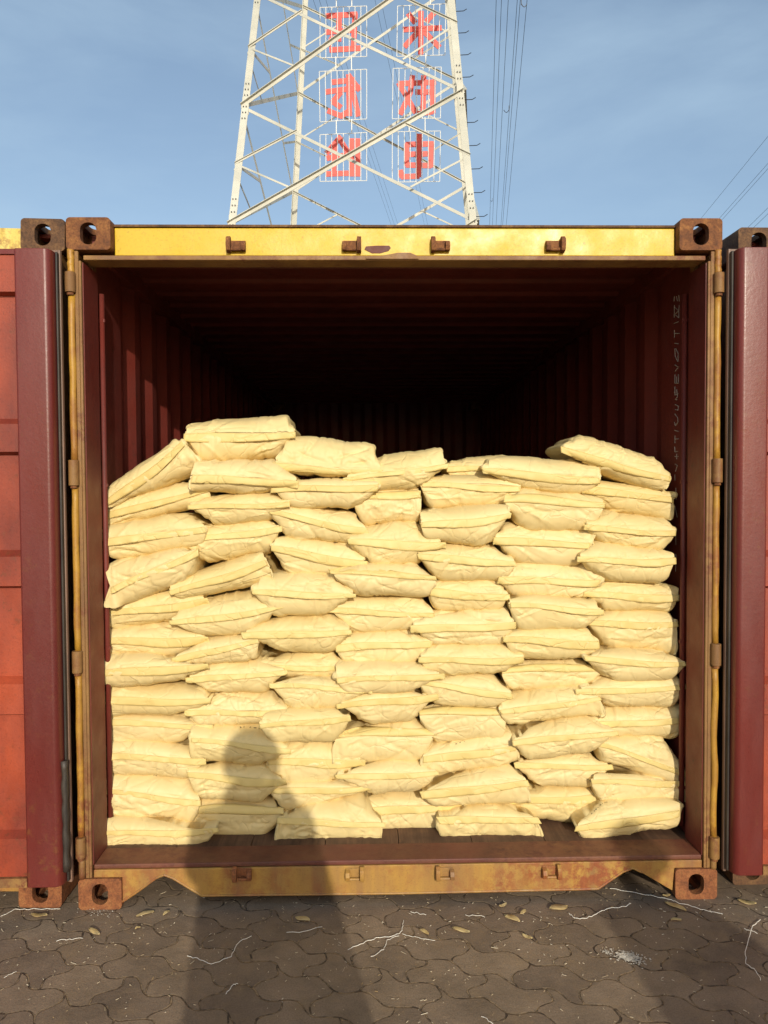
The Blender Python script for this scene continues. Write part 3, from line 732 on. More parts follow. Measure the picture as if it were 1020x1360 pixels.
    # folded seam strip: follows the front of the lower (or upper) half
    nseg = 60; hf = min(r.uniform(.026, .042), h * .36); dirn = -1 if r.rand() < .86 else 1
    rowsN = 6
    U2 = np.linspace(r.uniform(-.015, .03), 1 - r.uniform(-.015, .03), nseg)
    half = (~topside) if dirn < 0 else topside
    idx = np.where(half)[0]; order = idx[np.argsort(u[idx])]; uo = u[order]
    sl_u = SL * 1.0; fl = []
    slope_w = r.uniform(.5, 1.6)
    for s in range(rowsN):
        f = s / (rowsN - 1); row = []
        for m_ in range(nseg):
            uu = min(max(U2[m_], .02), .98)
            # surface point below the seam at distance f*hf
            Ox = np.interp(uu, uo, O[order, 0]); Oz = np.interp(uu, uo, O[order, 1]); Rq = np.interp(uu, uo, Rt[order])
            sp = SL + (SR - SL) * U2[m_] + up * (bow * math.sin(math.pi * uu) + .003 * math.sin(uu * 7))
            hl_ = max(abs((np.array([Ox, Oz]) - sp) @ up), .012); ex_ = exb if dirn < 0 else ex; pw_ = 2.6 if dirn < 0 else 2.0
            endf = math.sin(math.pi * min(max((U2[m_] + .03) / 1.06, 0), 1)) ** .25
            hh = hf * f * (.85 + .15 * math.sin(uu * 5 + seed)) * (.55 + .45 * endf)
            g = min(hh / hl_, .97); v = 1 - (1 - g) ** (1 / ex_); yy = Rq * v ** pw_
            lift = .0006 + (.0046 + .0028 * math.sin(uu * 9 * slope_w + seed)) * f + .0016 * math.sin(uu * 40 + seed * 2) * f + .004 * max(0, math.sin(uu * 13 + seed * 3)) ** 6 * f
            p2 = sp + dirn * up * hh
            row.append((p2[0], yf + yy - lift - .0016, p2[1]))
        fl.append(row)
    fl = np.array(fl) - o3
    vs_ = fl.reshape(-1, 3); fc = grid_faces(nseg, rowsN, closed=False)
    me2 = bpy.data.meshes.new('folded_seam'); me2.from_pydata(vs_.tolist(), [], fc); me2.materials.append(MAT['flap'])
    me2.polygons.foreach_set('use_smooth', [True] * len(me2.polygons))
    fo = bpy.data.objects.new('folded_seam', me2); link(fo, sk_o)
    sm = fo.modifiers.new('s', 'SOLIDIFY'); sm.thickness = .0014; sm.offset = 0
    return sk_o, dict(SL=SL, SR=SR, up=up, rt=rt, h=h, w=w, yf=yf, o3=o3, O=O, u=u, Rt=Rt, ex=ex, top=topside, seamc=seamc)

ORD = ['bottom', 'second', 'third', 'fourth', 'fifth', 'sixth', 'seventh', 'eighth', 'ninth', 'tenth', 'eleventh', 'twelfth']
NOTE = {(0, 0): 'leaning steeply on its end', (1, 0): 'plump and highest of all', (0, 10): 'thick with a dotted dark print', (6, 0): 'tilted down towards the wall', (3, 2): 'crumpled with a drooping flap',
        (5, 5): 'with a V shaped fold', (6, 5): 'thick and rounded', (4, 0): 'neat and rectangular', (6, 9): 'tilted with slanting flap', (1, 9): 'with the head shadow on it', (1, 11): 'in the body shadow', (6, 11): 'jutting over the threshold'}
SI = {}
for ci, (cname, sacks) in enumerate(COLS):
    for ri, cs in enumerate(sacks):
        n = len(sacks); k_ = n - 1 - ri
        pos = 'bottom sack' if k_ == 0 else ('topmost sack' if ri == 0 else ORD[k_] + ' sack up')
        note = NOTE.get((ci, ri))
        lab = 'cream %s %s%s' % (pos, cname, (', ' + note) if note else '')
        yf = .215 + .022 * math.sin(ci * 2.1 + ri * 1.7) + .012 * ((ci * 7 + ri * 5) % 3 - 1)
        if ri == 0: yf += .02
        if k_ == 0: yf = on_z(*(((cs[2][0] + cs[3][0]) / 2), max(cs[2][1], cs[3][1])), .170)[1] - .03
        yf = max(.165, min(yf, .27))
        SI[(ci, ri)] = make_sack(cs, 100 + ci * 20 + ri, yf, lab)
# sack lying behind, seen through the dip
make_sack([(598, 615), (672, 608), (664, 640), (600, 642), (590, 626), (690, 622)], 900, .36, 'cream sack lying behind the top row, seen through the dip')
# dark printed marks along the top edges of some sacks
def mark(key, u0, u1, v, n, seed):
    o, I = SI[key]; r = random.Random(seed); bm = nb()
    idx = np.where(I['top'])[0]; order = idx[np.argsort(I['u'][idx])]; uo = I['u'][order]
    for i in range(n):
        uu = u0 + (u1 - u0) * (i + .5) / n + r.uniform(-.2, .2) * (u1 - u0) / n
        P = []
        for dx, dv in ((0, 0), (r.uniform(.2, .6), r.uniform(-.02, .02))):
            q = uu + dx * (u1 - u0) / n; vv = v + dv
            O_ = np.array([np.interp(q, uo, I['O'][order, 0]), np.interp(q, uo, I['O'][order, 1])]); S_ = I['SL'] * 0 + np.array([np.interp(q, uo, I['seamc'][order, 0]), np.interp(q, uo, I['seamc'][order, 1])])
            xz = S_ + (O_ - S_) * (1 - (1 - vv) ** I['ex']); yy = I['yf'] + np.interp(q, uo, I['Rt'][order]) * vv ** 1.75
            P.append(Vector((xz[0], yy - .002, xz[1])) - Vector(I['o3']))
        tube(bm, P, r.uniform(.0010, .0018), 5)
    obj('printed_mark', bm, MAT['ink'], o)
for key, a, b, v, n in (((0, 10), .12, .50, .62, 16), ((2, 9), .10, .35, .72, 9), ((6, 5), .2, .45, .8, 7), ((4, 8), .35, .6, .45, 6), ((6, 9), .25, .5, .75, 7), ((5, 3), .12, .5, .3, 12), ((1, 9), .45, .7, .6, 5), ((6, 11), .15, .35, .75, 8)):
    mark(key, a, b, v, n, hash(str(key)) % 97 if False else key[0] * 13 + key[1])

# ------------------------------------------------------------ litter on the ground
def strand(pts, label, r=.0011):
    q = [on_z(a, b, .004) for a, b in pts]; rr = random.Random(int(pts[0][0]))
    dens = []
    for i in range(len(q) - 1):
        for j in range(5):
            f = j / 5; p = q[i] * (1 - f) + q[i + 1] * f; dens.append((p[0] + rr.uniform(-.002, .002), p[1] + rr.uniform(-.003, .003), .004 + rr.uniform(0, .004)))
    dens.append((q[-1][0], q[-1][1], .004))
    base = Vector(dens[0]); bm = tube(nb(), [Vector(p) - base for p in dens], r, 5)
    o = obj('twine_strand', bm, MAT['twine'], loc=base); tag(o, label, 'twine', 'loose white twine strands on the paving')
strand([(0, 1218), (20, 1209), (50, 1208), (80, 1207)], 'white twine strand just in front of the bottom left corner casting')
strand([(75, 1250), (92, 1248), (110, 1246)], 'short straight white twine on the sunlit paving at lower left', .0009)
strand([(248, 1271), (262, 1274), (281, 1281), (307, 1271), (316, 1253), (334, 1243)], 'kinked white twine strand lying in the photographer shadow')
strand([(380, 1239), (402, 1239), (428, 1231)], 'nearly straight pale twine in the shadow below the sill', .0009)
strand([(462, 1262), (482, 1253), (500, 1246), (526, 1243), (534, 1237), (536, 1222)], 'branching white twine strand at the middle of the paving')
strand([(492, 1272), (510, 1262), (514, 1249), (530, 1243)], 'white twine strand curling below the branching one', .0009)
strand([(535, 1241), (556, 1247), (578, 1249)], 'short white twine going right from the branching strand', .0008)
strand([(546, 1212), (566, 1215)], 'tiny straight white twine close under the sill centre', .0009)
strand([(618, 1216), (644, 1218)], 'tiny white twine under the sill, right of the centre', .0008)
strand([(756, 1214), (763, 1220), (780, 1220), (794, 1213), (808, 1207), (830, 1205), (838, 1200)], 'wavy white twine strand at the left edge of the right hand shadow')
strand([(811, 1181), (850, 1187), (890, 1195), (902, 1200), (930, 1208), (960, 1214)], 'long white twine strand passing in front of the bottom right corner casting')
strand([(1010, 1222), (1000, 1230), (991, 1262), (990, 1280), (1004, 1290), (1010, 1302)], 'white hooked twine strand near the right edge of the paving')
strand([(988, 1234), (1006, 1240)], 'short white twine crossing the hooked strand', .0008)
strand([(300, 1320), (310, 1309), (316, 1307)], 'small curled twine deep in the photographer shadow', .0011)
strand([(640, 1350), (655, 1360)], 'short white twine at the bottom edge of the picture', .0009)
strand([(5, 1300), (22, 1290)], 'short white twine at the far left of the paving', .0009)

leafpos = [((193, 1216), 26, 'long pale leaf in front of the left sill notch'), ((125, 1240), 24, 'pale oval leaf on the sunlit paving at lower left'), ((52, 1218), 26, 'curled yellow leaf in front of the left hand casting'), ((221, 1215), 12, 'small leaf right of the long pale leaf'),
           ((612, 1238), 26, 'folded tan leaf on the middle of the paving'), ((668, 1205), 14, 'small leaf under the sill, right of centre'), ((680, 1222), 26, 'broken yellow leaf piece under the right keeper'), ((742, 1208), 30, 'long pale leaf below the sill left of the right notch'), ((700, 1247), 16, 'small tan leaf below the broken leaf piece'),
           ((897, 1206), 34, 'dull brown leaf inside the right hand shadow'), ((898, 1224), 16, 'small brown leaf below the dull brown leaf'), ((992, 1201), 26, 'yellow leaf on the paving below the right folded door'), ((402, 1223), 24, 'straight dull leaf lying in the shadow below the sill'), ((563, 1240), 16, 'narrow brown leaf left of the folded tan leaf'), ((885, 1192), 12, 'tiny leaf by the bottom right casting'), ((695, 1214), 12, 'tiny yellow leaf between the two larger ones'), ((183, 1235), 8, 'tiny pale leaf beside the oval leaf')]
for i, ((a, b), sz, lab) in enumerate(leafpos):
    p = on_z(a, b, 0); L_ = sz / 400.0; r = random.Random(i * 3 + 1); bm = nb(); n = 10; wd_ = L_ * r.uniform(.14, .26)
    rows = []
    for j in range(n + 1):
        f = j / n; wv = wd_ * math.sin(math.pi * f) ** .7 + .0006; zz = .004 + .004 * math.sin(f * 3 + i) ** 2
        rows.append([bm.verts.new((L_ * (f - .5), -wv, zz + .004)), bm.verts.new((L_ * (f - .5), .0, zz)), bm.verts.new((L_ * (f - .5), wv * r.uniform(.8, 1), zz + .005))])
    for j in range(n):
        for q in range(2): bm.faces.new((rows[j][q], rows[j + 1][q], rows[j + 1][q + 1], rows[j][q + 1]))
    o = obj('dry_leaf', bm, MAT['leaf'], smooth=True, loc=(p[0], p[1], 0)); o.rotation_euler = (0, 0, r.uniform(-.9, .9)); thick(o, .0008)
    tag(o, lab, 'leaf', 'dry leaves on the paving')
# fine straw bits, uncountable
bm = nb(); r = random.Random(11)
for i in range(1100):
    x = r.uniform(-1.7, 1.9); y = -abs(r.gauss(0, .55)) + .12
    if r.random() < .35: y = r.uniform(-1.0, .0)
    L_ = r.uniform(.002, .010) * (1 if r.random() < .93 else 2.4); a = r.uniform(0, math.pi); wd_ = r.uniform(.0004, .0011)
    ca, sa = math.cos(a), math.sin(a); z = .003 + r.uniform(0, .003)
    tube(bm, [(x, y, z), (x + ca * L_, y + sa * L_, z + r.uniform(0, .002))], wd_, 4)
tag(obj('straw_bits', bm, MAT['straw']), 'fine straw and grit scattered over the dark paving', 'litter', kind='stuff')
# spilled white powder: many small flecks
bm = nb(); r = random.Random(5)
for cx_, cy_, sx_, sy_, n in ((835, 1272, 17, 7, 420), (805, 1265, 4, 3, 60), (130, 1212, 22, 6, 50)):
    for i in range(n):
        a, b = r.gauss(0, .55) * sx_, r.gauss(0, .55) * sy_
        p = on_z(cx_ + a + .8 * b, cy_ + b + a * .12, 0); s = r.uniform(.001, .0045) * (1 if n > 100 else .6)
        k3 = [bm.verts.new((p[0] + s * math.cos(q * 1.05 + i) * r.uniform(.6, 1.2), p[1] + s * math.sin(q * 1.05 + i) * r.uniform(.6, 1.2), .002 + .0006 * (i % 3))) for q in range(6)]
        top = bm.verts.new((p[0], p[1], .0045))
        for q in range(6): bm.faces.new((k3[q], k3[(q + 1) % 6], top))
tag(obj('powder_spill', bm, MAT['powder']), 'patch of spilled white powder on the paving by the right hand shadow', 'powder', kind='stuff')

# ------------------------------------------------------------ transmission tower
H0, H1, H2 = CAM[2] + 6.35, CAM[2] + 9.8, CAM[2] + 13.6
J1 = {'a': on_z(321, 141, H1), 'b': on_z(616, 121, H1), 'c': on_z(621, 246, H1), 'd': on_z(389, 255, H1)}   # front-left, front-right, back-right, back-left
J2 = {'c': on_z(608, 108, H2), 'd': on_z(396, 124, H2)}
cen1 = sum(J1.values()) / 4
def through(p, q, z): t = (z - p[2]) / (q[2] - p[2]); return p + (q - p) * t
J0 = {'a': on_z(303, 298, H0), 'b': on_z(633, 294, H0)}
LEG = {}
for k_ in 'ab': LEG[k_] = (J0[k_], J1[k_])
for k_ in 'cd': LEG[k_] = (J1[k_], J2[k_])
def leg(k_, z): return Vector(through(LEG[k_][0], LEG[k_][1], z))
base_c = sum((leg(k_, 0) for k_ in 'abcd'), Vector()) / 4; base_c.z = 0
tower = empty('transmission_tower', base_c)
tag(tower, 'tall pale steel lattice transmission tower rising behind the container', 'tower')
def lsec(a, b, w_, n_, name, flip=False, t_=.012, mat='tower'):   # L-section bar; n_ = direction of the standing flange
    a, b = Vector(a) - base_c, Vector(b) - base_c; d = (b - a).normalized(); n_ = (Vector(n_) - d * Vector(n_).dot(d)).normalized(); s = d.cross(n_).normalized()
    if s.z < 0: s = -s
    if flip: s = -s
    prof = [(-w_ / 2, 0), (w_ / 2, 0), (w_ / 2, w_ * .9), (w_ / 2 - t_, w_ * .9), (w_ / 2 - t_, t_), (-w_ / 2, t_)]
    bm = nb(); A = [bm.verts.new(a + s * p[0] + n_ * p[1]) for p in prof]; Bq = [bm.verts.new(b + s * p[0] + n_ * p[1]) for p in prof]
    bm.faces.new(A); bm.faces.new(Bq[::-1])
    for i in range(6): bm.faces.new((A[i], Bq[i], Bq[(i + 1) % 6], A[(i + 1) % 6]))
    return obj(name, bm, MAT[mat], tower)
def flat_bar(a, b, w_, n_, name='brace', t_=.014):
    a, b = Vector(a) - base_c, Vector(b) - base_c; d = (b - a).normalized(); n_ = (Vector(n_) - d * Vector(n_).dot(d)).normalized(); s = d.cross(n_).normalized()
    bm = nb(); q = [s * (w_ / 2), -s * (w_ / 2), -s * (w_ / 2) + n_ * t_, s * (w_ / 2) + n_ * t_]
    A = [bm.verts.new(a + x) for x in q]; Bq = [bm.verts.new(b + x) for x in q]
    bm.faces.new(A); bm.faces.new(Bq[::-1])
    for i in range(4): bm.faces.new((A[i], Bq[i], Bq[(i + 1) % 4], A[(i + 1) % 4]))
    return obj(name, bm, MAT['tower'], tower)
def leg_bar(k_, out_dir):
    a, b = leg(k_, 0) - base_c, leg(k_, H2 + 7) - base_c; d = (b - a).normalized(); ox, oy = out_dir; w_ = .18; t_ = .02
    ex = Vector((-ox, 0, 0)); ey = Vector((0, -oy, 0))
    prof = [(0, 0), (w_, 0), (w_, t_), (t_, t_), (t_, w_), (0, w_)]
    bm = nb(); A = [bm.verts.new(a + ex * p[0] + ey * p[1]) for p in prof]; Bq = [bm.verts.new(b + ex * p[0] + ey * p[1]) for p in prof]
    bm.faces.new(A); bm.faces.new(Bq[::-1])
    for i in range(6): bm.faces.new((A[i], Bq[i], Bq[(i + 1) % 6], A[(i + 1) % 6]))
    lo = obj('leg', bm, MAT['tower'], tower)
    return lo
legs = {'a': leg_bar('a', (-1, -1)), 'b': leg_bar('b', (1, -1)), 'c': leg_bar('c', (1, 1)), 'd': leg_bar('d', (-1, 1))}
H3 = H2 + 3.6; Hm = H0 - 4.2
lv = [0.3, Hm, H0, H1, H2, H3]
faces_ = [('a', 'b', Vector((0, -1, 0)), .10), ('d', 'c', Vector((0, 1, 0)), .085), ('d', 'a', Vector((-1, 0, 0)), .10), ('b', 'c', Vector((1, 0, 0)), .08)]
for p_, q_, nrm, wd_ in faces_:
    for i in range(len(lv) - 1):
        z0, z1 = lv[i], lv[i + 1]
        A0, A1, B0, B1 = leg(p_, z0), leg(p_, z1), leg(q_, z0), leg(q_, z1)
        if p_ == 'a' or p_ == 'd' and q_ == 'c':
            lsec(A0, B1, wd_, nrm, 'brace'); lsec(B0 - nrm * .03, A1 - nrm * .03, wd_ * .75, -nrm, 'brace')
            wA, wB = (B0 - A0).length, (B1 - A1).length; f = wA / (wA + wB); X = A0.lerp(B1, f)
            if z0 >= Hm:
                # redundant members from mid-leg to mid-diagonal
                for L0, L1, dA, dB in ((A0, A1, A0.lerp(X, .5), A1.lerp(X, .5)), (B0, B1, B0.lerp(X, .5), B1.lerp(X, .5))):
                    mid = L0.lerp(L1, .5)
                    lsec(mid, L1.lerp(X, .52), wd_ * .55, nrm, 'brace'); lsec(mid - nrm * .02, L0.lerp(X, .52) - nrm * .02, wd_ * .45, -nrm, 'brace')
        elif p_ == 'd':
            # left side face: flat bars of crossed and horizontal bracing
            flat_bar(B1, A0, .15, nrm); flat_bar(B0, A1, .11, nrm)
            flat_bar(B0.lerp(B1, .5), B1.lerp(A0, .36), .08, nrm); flat_bar(A0.lerp(A1, .5), B1.lerp(A0, .72), .07, nrm)
            flat_bar(B0.lerp(B1, .45), B0.lerp(A1, .30), .06, nrm)
        else:
            lsec(A0, B1, .09, nrm, 'brace'); lsec(B0, A0, .07, nrm, 'brace')
# gusset plates with bolts at the joints, step bolts up the right leg
bolt_me = None; sb_me = None
for k_, sx_ in (('a', -1), ('b', 1)):
    for z in (H0, H1, H2):
        c_ = leg(k_, z) - base_c; x0, x1 = (c_.x - .18, c_.x - .02) if sx_ > 0 else (c_.x + .02, c_.x + .18)
        g = obj('gusset_plate', B(x0, x1, c_.y - .012, c_.y - .002, c_.z - .22, c_.z + .22), MAT['tower'], tower)
        for j in range(7):
            for e in (0, .07):
                c_ = leg(k_, z + .7 - j * .18) - base_c
                if bolt_me is None:
                    bo = obj('bolt', B(-.012, .012, -.035, -.003, -.012, .012), MAT['wire'], g, loc=(0, 0, 0)); bolt_me = bo.data
                else: bo = link(bpy.data.objects.new('bolt', bolt_me), g)
                bo.location = (c_.x - sx_ * (.05 + e), c_.y, c_.z)
z = 2.5
while z < H3:
    c_ = leg('b', z) - base_c; dx = .28
    if sb_me is None:
        so = obj('step_bolt', tube(nb(), [(0, .05, 0), (dx * .7, .03, 0), (dx, .03, .05)], .010, 5), MAT['wire'], tower, loc=(0, 0, 0)); sb_me = so.data
    else: so = link(bpy.data.objects.new('step_bolt', sb_me), tower)
    so.location = c_; z += .62

# ------------------------------------------------------------ six lattice signs hung inside the tower
ysg = (leg('a', H1).y * .35 + leg('d', H1).y * .65)
def zz1(a, b): return (415 + a / 5.514, b / 5.514)
def zz2(a, b): return (415 + a / 5.514, 120 + b / 5.514)
SIG = [
 ('top', 'left', [(425, 10), (487, 8), (487, 75), (425, 77)], [[zz1(100, 110), zz1(322, 98)], [zz1(195, 110), zz1(192, 290)], [zz1(312, 98), zz1(300, 330)], [zz1(100, 228), zz1(300, 212)], [zz1(150, 260), zz1(118, 320)], [zz1(130, 358), zz1(345, 345)]]),
 ('middle', 'left', [(424, 95), (487, 92), (487, 158), (425, 162)], [[(463, 99), (464, 152)], [(433, 121), (477, 115)], [(442, 108), (470, 105)], [(463, 99), (477, 118)], [(452, 122), (442, 134), (452, 141)], [(436, 146), (453, 153), (462, 147)], [(468, 118), (476, 152)]]),
 ('bottom', 'left', [(425, 179), (487, 176), (487, 240), (425, 241)], [[(452, 181), (434, 202)], [(444, 192), (443, 230)], [(450, 182), (463, 203)], [(435, 209), (459, 205)], [(467, 184), (467, 232)], [(475, 184), (475, 232)], [(434, 230), (464, 229)]]),
 ('top', 'right', [(528, 8), (592, 5), (591, 73), (527, 75)], [[zz1(668, 210), zz1(940, 198)], [zz1(795, 80), zz1(793, 385)], [zz1(770, 230), zz1(678, 332)], [zz1(820, 225), zz1(928, 335)], [zz1(705, 95), zz1(750, 155)], [zz1(888, 90), zz1(838, 145)]]),
 ('middle', 'right', [(522, 91), (586, 89), (585, 157), (521, 158)], [[(530, 110), (552, 148)], [(548, 100), (545, 122), (532, 150)], [(530, 110), (578, 108)], [(563, 100), (562, 150)], [(575, 108), (575, 148)], [(553, 121), (572, 121)], [(556, 150), (574, 147)]]),
 ('bottom', 'right', [(521, 175), (585, 174), (584, 241), (521, 242)], [[(557, 178), (556, 233)], [(556, 233), (534, 234), (532, 226)], [(540, 191), (575, 190)], [(540, 191), (540, 218)], [(573, 190), (572, 220)], [(540, 218), (572, 219)], [(541, 204), (573, 203)]]),
]
for vert, hor, fr, strokes in SIG:
    pts = [Vector(on_y(a, b, ysg)) for a, b in fr]; org = pts[3].copy(); org.y = ysg
    e = empty('lattice_sign', org)
    tag(e, 'red character sign in the tower, %s one of the %s column of three' % (vert, hor), 'sign', 'red character signs hung in the tower')
    def Lq(a, b, y=0): q = Vector(on_y(a, b, ysg)) - org; return Vector((q.x, y, q.z))
    bm = nb()
    tl, tr_, br_, bl_ = [p - org for p in pts]
    rr = .012
    for a, b in ((tl, tr_), (bl_, br_)): tube(bm, [a, b], rr, 5)
    for j in range(9):
        f = j / 8; tube(bm, [tl.lerp(tr_, f), bl_.lerp(br_, f)], rr, 5)
    # hanger rods up and down
    for f in (.35, .68):
        a = tl.lerp(tr_, f); tube(bm, [a, a + Vector((0, 0, .42 if vert != 'top' else 1.2))], .018, 5)
    obj('sign_frame', bm, MAT['signframe'], e)
    for st in strokes:
        bm = nb()
        for i in range(len(st) - 1):
            a, b = Lq(*st[i], .045), Lq(*st[i + 1], .045); d = (b - a).normalized(); s = Vector((-d.z, 0, d.x)) * .082; a2 = a - d * .03; b2 = b + d * .03
            y_ = .040 + .0015 * i + .0023 * strokes.index(st)
            A = [bm.verts.new((q.x, y_, q.z)) for q in (a2 + s, a2 - s, b2 - s, b2 + s)]; Bq = [bm.verts.new((q.co.x, y_ + .02, q.co.z)) for q in A]
            bm.faces.new(A); bm.faces.new(Bq[::-1])
            for j in range(4): bm.faces.new((A[j], Bq[j], Bq[(j + 1) % 4], A[(j + 1) % 4]))
        obj('character_stroke', bm, MAT['signred'], e)

# ------------------------------------------------------------ overhead lines, all parallel
vp = Vector(ray(640, 588)); vp.z = 0; vp.normalize()
def wire(px, py, dist, label, rad=.022, px2=None, grp='power lines strung past the tower'):
    d = Vector(ray(px, py)); p = Vector(CAM) + d * dist
    base = p - vp * 30; pts = []
    for j in range(60):
        s = -30 + j * (330 / 59); sag = .00012 * (s - 60) ** 2 * .0
        pts.append(p + vp * s - base + Vector((0, 0, sag)))
    o = obj('power_line', tube(nb(), pts, rad, 5), MAT['wire'], loc=base)
    tag(o, label, 'power line', grp); return o, p
o_, p_ = None, None
W = [((659, 0), 60, 'leftmost of the near vertical power lines right of the tower'), ((666, 0), 62, 'second from the left of the power lines right of the tower'), ((675, 0), 60, 'third from the left of the power lines right of the tower'),
     ((687, 0), 61, 'fourth power line from the left, right of the tower, start of the close pair'), ((691, 0), 60, 'fifth power line from the left, right of the tower, end of the close pair'), ((700, 0), 60, 'rightmost of the six power lines right of the tower'),
     ((416, 0), 80, 'far left power line running down behind the left signs'), ((424, 0), 80, 'second power line running down behind the left signs'), ((452, 60), 90, 'third power line running down behind the left signs'), ((498, 0), 82, 'left one of the power lines between the two sign columns'), ((506, 0), 82, 'right one of the power lines between the two sign columns'),
     ((1016, 186), 70, 'upper single power line at the right edge of the sky'), ((1020, 217), 70, 'upper line of the close pair at the right edge'), ((1020, 224), 71, 'lower line of the close pair at the right edge'), ((1020, 276), 70, 'lowest power line at the far right edge'), ((1020, 284), 70, 'lowest but one power line at the far right edge, beside its twin')]
W[-2] = (W[-2][0], 70, 'upper of the last two power lines just above the right hand container'); W[-1] = (W[-1][0], 70, 'lower of the last two power lines just above the right hand container')
wobj = []
for (a, d_, lab) in W: wobj.append(wire(a[0], a[1], d_, lab, .016 if a[0] > 900 or a[0] < 600 else .021))
# spacers clamped between lines, parts of the line they hang on
def spacer(i, px, py, w_):
    o, p = wobj[i]; d = Vector(ray(px, py)); n = Vector((vp.y, -vp.x, 0)); # meet the line in its vertical plane
    t = (p - Vector(CAM)).dot(n) / d.dot(n); q = Vector(CAM) + d * t - o.location
    bm = nb(); pts = [q + Vector((w_ * f, 0, .0 - .25 * math.sin(math.pi * f))) for f in (0, .25, .5, .75, 1)]; tube(bm, pts, .03, 5)
    tube(bm, [q + Vector((w_, 0, -.1)), q + Vector((w_, 0, .4))], .03, 5)
    obj('line_spacer', bm, MAT['wire'], o)
spacer(5, 700, 5, -.45); spacer(2, 669, 146, .5); spacer(1, 652, 266, .25)

# ------------------------------------------------------------ people behind the camera (their shadows fall into the picture)
k = NM("skin", 0.5); k.color(lin(196, 142, 110)); MAT['skin'] = k.m
k = NM("navy_coat", 0.8); k.color(k.ramp(k.noise(k.mapped(), 30, 4), [(0.3, lin(38, 42, 58)), (0.7, lin(54, 58, 76))])); MAT['coat'] = k.m
k = NM("grey_coat", 0.8); k.color(k.ramp(k.noise(k.mapped(), 30, 4), [(0.3, lin(70, 70, 72)), (0.7, lin(92, 92, 92))])); MAT['coat2'] = k.m
k = NM("dark_trousers", 0.8); k.color(lin(34, 34, 38)); MAT['trousers'] = k.m
k = NM("black_hair", 0.5); k.color(lin(24, 20, 18)); MAT['hair'] = k.m
k = NM("black_phone", 0.2); k.color(lin(20, 20, 22)); MAT['phone'] = k.m
def skinned(name, pts, edges, radii, mat, parent, root=0, sub=2):
    me = bpy.data.meshes.new(name); me.from_pydata([tuple(p) for p in pts], edges, []); o = bpy.data.objects.new(name, me); link(o)
    sk = o.modifiers.new('skin', 'SKIN'); sk.use_smooth_shade = True
    for i, r_ in enumerate(radii):
        me.skin_vertices[0].data[i].radius = r_ if isinstance(r_, tuple) else (r_, r_)
        me.skin_vertices[0].data[i].use_root = (i == root)
    ss = o.modifiers.new('sub', 'SUBSURF'); ss.levels = sub; ss.render_levels = sub
    m = baked(o); m.name = name; bpy.data.objects.remove(o); m.materials.clear(); m.materials.append(mat)
    m.polygons.foreach_set('use_smooth', [True] * len(m.polygons))
    o2 = bpy.data.objects.new(name, m); link(o2, parent); return o2
def head_mesh(c_, parent_o, mat, tall=.235):
    bm = nb(); bmesh.ops.create_uvsphere(bm, u_segments=32, v_segments=24, radius=1)
    for v in bm.verts:
        x, y, z = v.co; sx_ = .076 * (1 - .22 * max(0, -z)); v.co = Vector((x * sx_, y * .096 * (1 - .10 * max(0, -z)), z * tall / 2))
        # face looks towards +y: brow, nose, mouth, chin
        if y > .6:
            f = (y - .6) / .4; v.co.y += f * (.020 * math.exp(-(x / .16) ** 2) * math.exp(-((z + .12) / .18) ** 2) - .008 * (math.exp(-((x - .38) / .16) ** 2) + math.exp(-((x + .38) / .16) ** 2)) * math.exp(-((z - .05) / .13) ** 2) + .006 * math.exp(-(x / .3) ** 2) * math.exp(-((z + .48) / .08) ** 2) + .010 * math.exp(-(x / .3) ** 2) * math.exp(-((z + .85) / .15) ** 2))
    for s_ in (-1, 1):
        m_ = Matrix.Translation((s_ * .077, -.005, -.005)) @ Matrix.Diagonal((.010, .018, .032, 1)); bmesh.ops.create_uvsphere(bm, u_segments=12, v_segments=8, radius=1, matrix=m_)
    for v in bm.verts: v.co += Vector(c_)
    return bm
